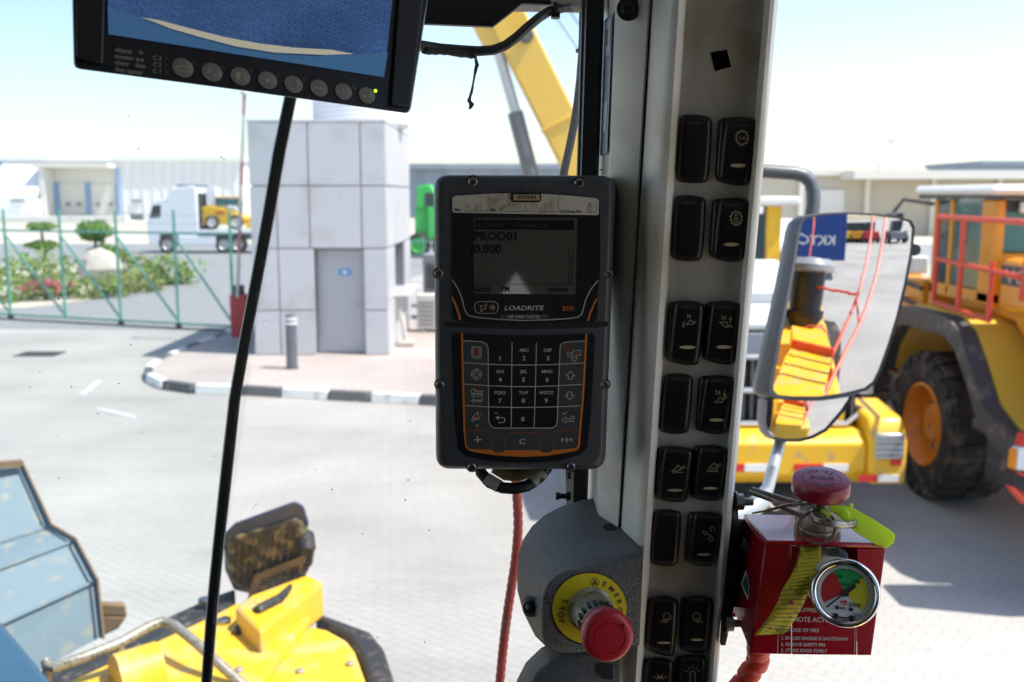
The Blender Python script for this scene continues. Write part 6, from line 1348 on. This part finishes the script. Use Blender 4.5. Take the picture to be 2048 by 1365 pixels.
# notice on the lower front
mb = MB(); mb.stroke(FP, [(1556,1270),(1555,1307)], 1.2, .0006); mb.stroke(FP, [(1710,1250),(1709,1309)], .8, .0006); mb.build('notice_edge', M['print'], fa, smooth=0)
mb = MB()
for t, x, y, h, sx in (('SUPPRESSION',1596,1224,8.4,.95),('REMOTE ACTUATION',1573,1243.5,10.0,.92),('IN CASE OF FIRE',1567,1263.5,7.4,.95),('1. ENSURE ENGINE IS SHUTDOWN',1563,1279.5,6.8,.92),('2. REMOVE SAFETY PIN',1562,1292,6.8,.92),('3. STRIKE KNOB FIRMLY',1562,1304,6.8,.92)): mb.text(FP, t, x, y, h, .0006, 'l', sx, rot=1)
mb.build('notice_text', mat('faded_white_print', (.50,.44,.42), .5, var=.35, vs=180), fa, smooth=0)
# diamond sticker on the flank
LW = Plane.tri(fTL, fTL+dep, fBL)
mb = MB(); mb.pp(LW, [(1492,1140),(1499,1172),(1496,1202),(1481,1168)], .0012); mb.build('diamond_sticker', M['white'], fa, smooth=0)
mb = MB(); mb.pp(LW, [(1492,1148),(1497,1172),(1495,1194),(1484,1168)], .0016); mb.build('diamond_centre', mat('sticker_green', (.03,.10,.07), .5), fa, smooth=0)
# bracket plate and bolts between pillar and box
mb = MB(); pb = [V(1463,985,.80),V(1475,985,.80),V(1478,1040,.81),V(1500,1040,.86),V(1482,1212,.88),V(1466,1216,.82),V(1451,1292,.83),V(1442,1292,.83)]
mb.prism(pb, FWD*.006); mb.build('bracket_plate', M['black'], fa, bevel=.001)
for x, y, d in ((1487,1094,.832),(1481,1210,.848)):
    mb = MB(); a = V(x,y,d); mb.lathe(a+ux*-.004, -ux+nrm*.25, [(-.006,.0085),(-.002,.0085)], 20); mb.lathe(a-ux*.004, -ux+nrm*.25, [(-.002,.0068),(.004,.0068),(.005,.0058)], 6); mb.build('hex_bolt', M['steel'], fa, smooth=30)
for x, y, d in ((1470,1004,.80),(1450,1247,.825)):
    mb = MB(); a = V(x,y,d); mb.lathe(a, RT, [(0,.0085),(.0015,.0085),(.0015,.0066),(.0065,.0066),(.0065,.0034)] + [(.0065+.0006*i, .0034 if i % 2 else .0029) for i in range(14)], 14); mb.build('stud', M['steel'], fa, smooth=30)
# strike fitting and knob
U0 = (upF*.75 + PU*.25).normalized(); kb = V(1634,1071,.790); kt = V(1643,957,.772); KA = (kt-kb); KL_ = KA.length; KA.normalize()
mb = MB(); mb.lathe(kb-KA*.004, KA, [(0,.0205),(.0025,.0205),(.003,.0188),(.0045,.0185)], 30); mb.build('seat_washer', M['zinc'], fa)
mb = MB(); mb.lathe(kb, KA, [(.0005,.0178),(.010,.0180),(.0115,.0170),(.014,.0182),(.019,.0176),(.023,.0150),(.026,.010)], 14); mb.build('fitting_nut', M['zinc'], fa, smooth=25)
mb = MB(); mb.lathe(kb, KA, [(.018,.0050),(KL_-.009,.0050)], 18); mb.build('plunger', M['zinc'], fa)
mb = MB(); mb.lathe(kt, KA, [(-.0125,.006),(-.0120,.0210),(-.0105,.0222),(-.0030,.0222),(-.0008,.0214),(0,.0196),(.0001,.0003)], 48); kn = mb.build('strike_knob', M['maroon'], fa, smooth=45)
KP = Plane(kt+KA*.0003, KA); kx = RT - KA*RT.dot(KA); kx.normalize(); ky = KA.cross(kx)
class Loc:                                               # lettering laid flat in the knob's own plane
    n = KA
    @staticmethod
    def P(x, y, lift=0): return kt + kx*x + ky*(-y) + KA*(.0003+lift)
rotk = 10
mb = MB(); mb.text(Loc, 'FIRE', 0, .0024, .0056, 0, 'c', 1.35, rot=rotk)
for i, ch in enumerate('STRIKE'):
    a = R(90+45-18*i - rotk); mb.text(Loc, ch, .0100*math.cos(a), -.0100*math.sin(a)+.0, .0034, 0, 'c', 1.1, rot=90-math.degrees(a))
    a = R(-90-45+18*i - rotk); mb.text(Loc, ch, .0128*math.cos(a), -.0128*math.sin(a), .0034, 0, 'c', 1.1, rot=-90-math.degrees(a))
for k in range(40): 
    a = 2*math.pi*k/40; b = 2*math.pi*(k+1)/40
    mb.poly([Loc.P(.0148*math.cos(a),.0148*math.sin(a)), Loc.P(.0148*math.cos(b),.0148*math.sin(b)), Loc.P(.0144*math.cos(b),.0144*math.sin(b)), Loc.P(.0144*math.cos(a),.0144*math.sin(a))])
mb.build('knob_lettering', mat('engraved_dark', (.05,.02,.03), .5, var=0), kn, smooth=0)
# safety pin of bent wire, its rings and tie wire
sp = thing('safety_pin', 'bent steel wire safety pin looped round the strike plunger', 'safety pin', V(1640,1030,.775))
coil = []
for k in range(34):
    a = 2*math.pi*k/16; coil.append((1668+47*math.cos(a)*.98, 1034+13*math.sin(a)+9*math.cos(a)*.9+k*.30-2, .772-.016*math.sin(a)))
pin = [(1503,978,.800),(1540,990,.796),(1580,1002,.790),(1610,1010,.786)]
mb = MB(); mb.tube([V(*p) for p in pin] + [V(1632,1014,.784)], .0019, 10); mb.build('leg', M['wire'], sp)
mb = MB(); mb.tube([V(1497,984,.797),V(1520,992,.794),V(1545,1001,.79),V(1549,1007,.788),(V(1575,1020,.784)),V(1605,1033,.778),V(1625,1040,.772)], .0019, 10); mb.build('leg', M['wire'], sp)
mb = MB(); mb.tube([V(*p) for p in coil], .0019, 10); mb.build('coil', M['wire'], sp)
mb = MB(); mb.tube([V(1504,1027,.79),V(1530,1022,.787),V(1560,1013,.782),(V(1590,1006,.778)),V(1612,1000,.775),V(1630,1001,.772),V(1642,1009,.770),V(1645,1018,.769)], .0008, 8); mb.tube([V(1506,1027,.79),V(1540,1021,.786),V(1575,1012,.781),V(1600,1008,.778),V(1625,1006,.772)], .0007, 8); mb.build('tie_wire', M['wire'], sp)
mb = MB(); mb.tube([V(1633+37*math.cos(t), 1055+33*math.sin(t)+6*math.sin(2*t)*.3, .764-.006*math.sin(t)) for t in [2*math.pi*k/28 for k in range(29)]], .0010, 8); mb.build('tag_ring', M['rustwire'], sp)
mb = MB()
for k in range(5): c_ = V(1644+rnd.uniform(-5,5),1013+rnd.uniform(-6,8),.768); mb.tube([c_+Vector((.003*math.cos(t),.002*math.sin(t),.003*math.sin(t+k))) for t in [k2*.5 for k2 in range(12)]], .0006, 6)
mb.build('wire_knot', M['ink'], sp)
# tags
ty_ = thing('paper_inspection_tag', 'curled yellow paper inspection tag hanging in front of the red box', 'tag', V(1570,1180,.74))
lft = [(1600,1088),(1600,1108),(1592,1132),(1578,1158),(1565,1178),(1555,1205),(1540,1232),(1524,1252),(1509,1271)]; rgt = [(1641,1082),(1642,1104),(1640,1128),(1632,1150),(1622,1172),(1609,1205),(1594,1232),(1578,1258),(1567,1268)]
dl = [.762,.757,.750,.744,.740,.740,.744,.748,.745]
mb = MB(); rows = [[V(x1+(x2-x1)*t, y1+(y2-y1)*t, d + .004*math.sin(3*t+i*.7)) for t in [k/6 for k in range(7)]] for i, ((x1,y1),(x2,y2),d) in enumerate(zip(lft,rgt,dl))]
mb.loft(rows, False, False, False); tg = mb.build('sheet', M['tagy'], ty_, smooth=80); sld = tg.modifiers.new('thick','SOLIDIFY'); sld.thickness = .0004
mb = MB()
for i in range(len(rows)-1):
    for s_ in ((.1,.45,.8) if i > 0 else (.4,.75)):
        if rnd.random() < .9:
            a = [p.lerp(q, s_) for p, q in zip(rows[i], rows[i+1])]; nn = -FWD*.0006
            for k in range(0 if rnd.random() < .7 else 1, 6 if rnd.random() < .8 else 5): mb.poly([a[k]+nn, a[k+1]+nn, a[k+1]+nn-UPV*.00045, a[k]+nn-UPV*.00045])
for _ in range(90):
    i = rnd.randrange(1, len(rows)-1); k = rnd.randrange(0,6); f1, f2_ = rnd.random(), rnd.random(); a = rows[i][k].lerp(rows[i][k+1], f1).lerp(rows[i+1][k].lerp(rows[i+1][k+1], f1), f2_); w_ = rnd.uniform(.0006,.0022)
    mb.poly([a-FWD*.0007, a-FWD*.0007+RT*w_+UPV*.0002, a-FWD*.0007+RT*w_-UPV*.0005, a-FWD*.0007-UPV*.0006])
mb.build('printed_form', M['ink'], ty_, smooth=0)
mb = MB(); hpt = rows[5][3]; mb.lathe(hpt-FWD*.0012, -FWD, [(0,.0016),(.0004,.0016),(.0004,.0009),(.0002,.0008)], 14); mb.build('eyelet', M['redbtn'], ty_)
tl_ = thing('plastic_seal_tag', 'bright lime plastic seal tag on the right of the red box', 'tag', V(1720,1050,.79))
mb = MB(); mb.prism([V(*p) for p in [(1652,1003,.772),(1668,1012,.770),(1690,1012,.768),(1706,1016,.768),(1745,1038,.766),(1782,1062,.762),(1791,1070,.761),(1788,1086,.758),(1775,1097,.755),(1752,1090,.757),(1712,1066,.762),(1690,1045,.766),(1676,1032,.769),(1660,1022,.771)]], FWD*.0012); mb.build('flag', M['tagg'], tl_, bevel=.0004)
mb = MB(); mb.tube([V(1627,1000,.773),V(1632,1010,.770),V(1645,1020,.767),V(1655,1028,.764),V(1660,1033,.763)], [.0022,.0016,.0018,.0014,.002], 8); mb.tube([V(1650,1005,.783),V(1640,1003,.78),V(1628,998,.775)], .0016, 8); mb.ball(V(1702,1011,.768), .0016,.0016,.0016); mb.build('seal_tail', M['tagg'], tl_)
mb = MB(); mb.lathe(V(1689,1028,.766), -FWD, [(0,.0040),(.003,.0036),(.004,.002)], 14); mb.build('seal_boss', M['tagg'], tl_)
# gauge
gc = V(1691,1187,.722); gb_ = V(1648,1148,.778); GA = (gc-gb_).normalized()
ga = thing('pressure_gauge', 'chrome rimmed pressure gauge with red, green and yellow dial', 'gauge', V(1691,1255,.74))
gr = 66*.722/F
GA = ((EYE-gc).normalized()*.72 + GA*.28).normalized(); GP = Plane(gc, GA)
mb = MB(); mb.lathe(gb_, (gc-gb_), [(-.02,.0195),(.0,.0205),((gc-gb_).length*.40,.0210),((gc-gb_).length*.62,.0205)], 32); mb.build('body', M['gaugebody'], ga)
mb = MB(); mb.lathe(gc, GA, [(-.012,gr*.90),(-.009,gr*1.0),(-.003,gr*1.03),(.0012,gr*1.0),(.0022,gr*.94),(.0014,gr*.86),(.0004,gr*.84),(-.002,gr*.80),(-.0035,gr*.78)], 56, False); mb.build('bezel', M['chrome'], ga, smooth=70)
gx = RT - GA*RT.dot(GA); gx.normalize(); gy = GA.cross(gx)
rl = R(7); gx, gy = gx*math.cos(rl) - gy*math.sin(rl), gx*math.sin(rl) + gy*math.cos(rl)
class Dl:
    n = GA
    @staticmethod
    def P(x, y, lift=0): return gc + gx*(x*gr) - gy*(y*gr) + GA*(-.0034+lift)
def sector(m, a0, a1, r0, r1, l, name):
    mb = MB(); n = 16
    for k in range(n):
        a = R(a0+(a1-a0)*k/n); b = R(a0+(a1-a0)*(k+1)/n)
        mb.poly([Dl.P(r0*math.cos(a),-r0*math.sin(a),l), Dl.P(r1*math.cos(a),-r1*math.sin(a),l), Dl.P(r1*math.cos(b),-r1*math.sin(b),l), Dl.P(r0*math.cos(b),-r0*math.sin(b),l)])
    return mb.build(name, m, dial if name != 'dial' else ga, smooth=0)
dial = sector(M['dialw'], 0, 360, .001, .81, 0, 'dial')
sector(M['dialr'], 122, 212, .10, .70, .0003, 'red_sector'); sector(M['dialg'], 48, 122, .10, .72, .0003, 'green_sector'); sector(M['dialy'], -42, 48, .10, .68, .0003, 'yellow_sector')
mb = MB()
for k in range(20): a = R(-42+ k*9); mb.stroke(Dl, [(.70*math.cos(a),-.70*math.sin(a)),(.76*math.cos(a),-.76*math.sin(a))], .018, .0006)
mb.text(Dl,'2500',.30,.37,.12,.0006,'c',1.0); mb.text(Dl,'kPa',-.02,.50,.09,.0006,'c',1.0); mb.text(Dl,'CL2.5',.38,.62,.08,.0006,'c',.9); mb.text(Dl,'1400',.30,-.33,.10,.0006,'c',.9); mb.text(Dl,'1100',-.22,-.42,.09,.0006,'c',.9); mb.text(Dl,'READY',-.02,-.22,.07,.0006,'c',.9)
mb.disc(Dl,-.20,.46,.065,.065,.0006,14); mb.disc(Dl,.20,.46,.065,.065,.0006,14)
mb.stroke(Dl, [(.74*math.cos(R(a)),.74*math.sin(R(a))) for a in range(62,120,6)], .05, .0006); mb.disc(Dl,-.22,.70,.07,.07,.0006,12); mb.disc(Dl,.22,.70,.07,.07,.0006,12)
mb.build('dial_marks', M['ink'], dial, smooth=0)
mb = MB(); mb.stroke(Dl,[(-.12,.24),(-.06,.34),(.10,.34)],.035,.0006); mb.disc(Dl,.02,.26,.05,.05,.0006,10); mb.build('dial_emblem', M['dialr'], dial, smooth=0)
mb = MB(); mb.stroke(Dl,[(-.52,.50),(-.10,.08)],.05,.0014); mb.stroke(Dl,[(-.10,.08),(.28,-.28)],.13,.0014); mb.disc(Dl,0,0,.11,.11,.0016,16); mb.build('needle', M['ink'], dial, smooth=0)
mb = MB(); mb.poly([gc + gx*gr*.84*math.cos(2*math.pi*k/40) + gy*gr*.84*math.sin(2*math.pi*k/40) + GA*.0002 for k in range(40)]); mb.build('cover_glass', GL_CLEAR, ga, smooth=0)
mb = MB(); q = V(1676,1108,.752); qa = (UPV*.8 - FWD*.35).normalized(); mb.lathe(q, qa, [(-.002,.0075),(.0006,.0072),(.0016,.005),(.0016,.0022),(.0035,.0018),(.0042,.0006)], 20); mb.build('vent_plug', M['rubber'], ga)
# red spiral hoses
def spiral(name, label, pts, r, n, loc):
    t = thing(name, label, 'hose', loc); P0 = [Vector(p) for p in pts]; path = []; rs_ = []
    L = [0]
    for a, b in zip(P0, P0[1:]): L.append(L[-1]+(b-a).length)
    for k in range(n+1):
        s = L[-1]*k/n; i = max(j for j in range(len(L)) if L[j] <= s+1e-9); i = min(i, len(P0)-2)
        u = (s-L[i])/(L[i+1]-L[i])
        p_1 = P0[max(i-1,0)]; p2 = P0[i]; p3 = P0[i+1]; p4 = P0[min(i+2,len(P0)-1)]
        path.append(.5*((2*p2)+(p3-p_1)*u+(2*p_1-5*p2+4*p3-p4)*u*u+(3*p2-p_1-3*p3+p4)*u**3)); rs_.append(r*(1.0 if k % 6 in (2,3,4) else (.96 if k % 6 in (1,5) else .80)))
    mb = MB(); mb.tube(path, rs_, 14); mb.build('hose', M['redhose'], t, smooth=60); return t
spiral('actuator_hose', 'thick red spiral hose running down from the red box', [fBL+ux*.012+dep*.5-vd*.01, V(1516,1318,.84), V(1500,1345,.845), V(1470,1385,.85), V(1420,1420,.86), V(1370,1450,.88)], .0098, 60, V(1500,1340,.84))
spiral('suppression_hose', 'slim red spiral hose hanging down outside behind the indicator', [V(1030,905,1.10), V(1032,960,1.10), V(1035,1010,1.11), V(1036,1060,1.11), V(1031,1120,1.12), V(1022,1180,1.13), V(1013,1240,1.14), V(1006,1300,1.15), V(999,1370,1.16), V(990,1450,1.17)], .0056, 210, V(1010,1300,1.15))
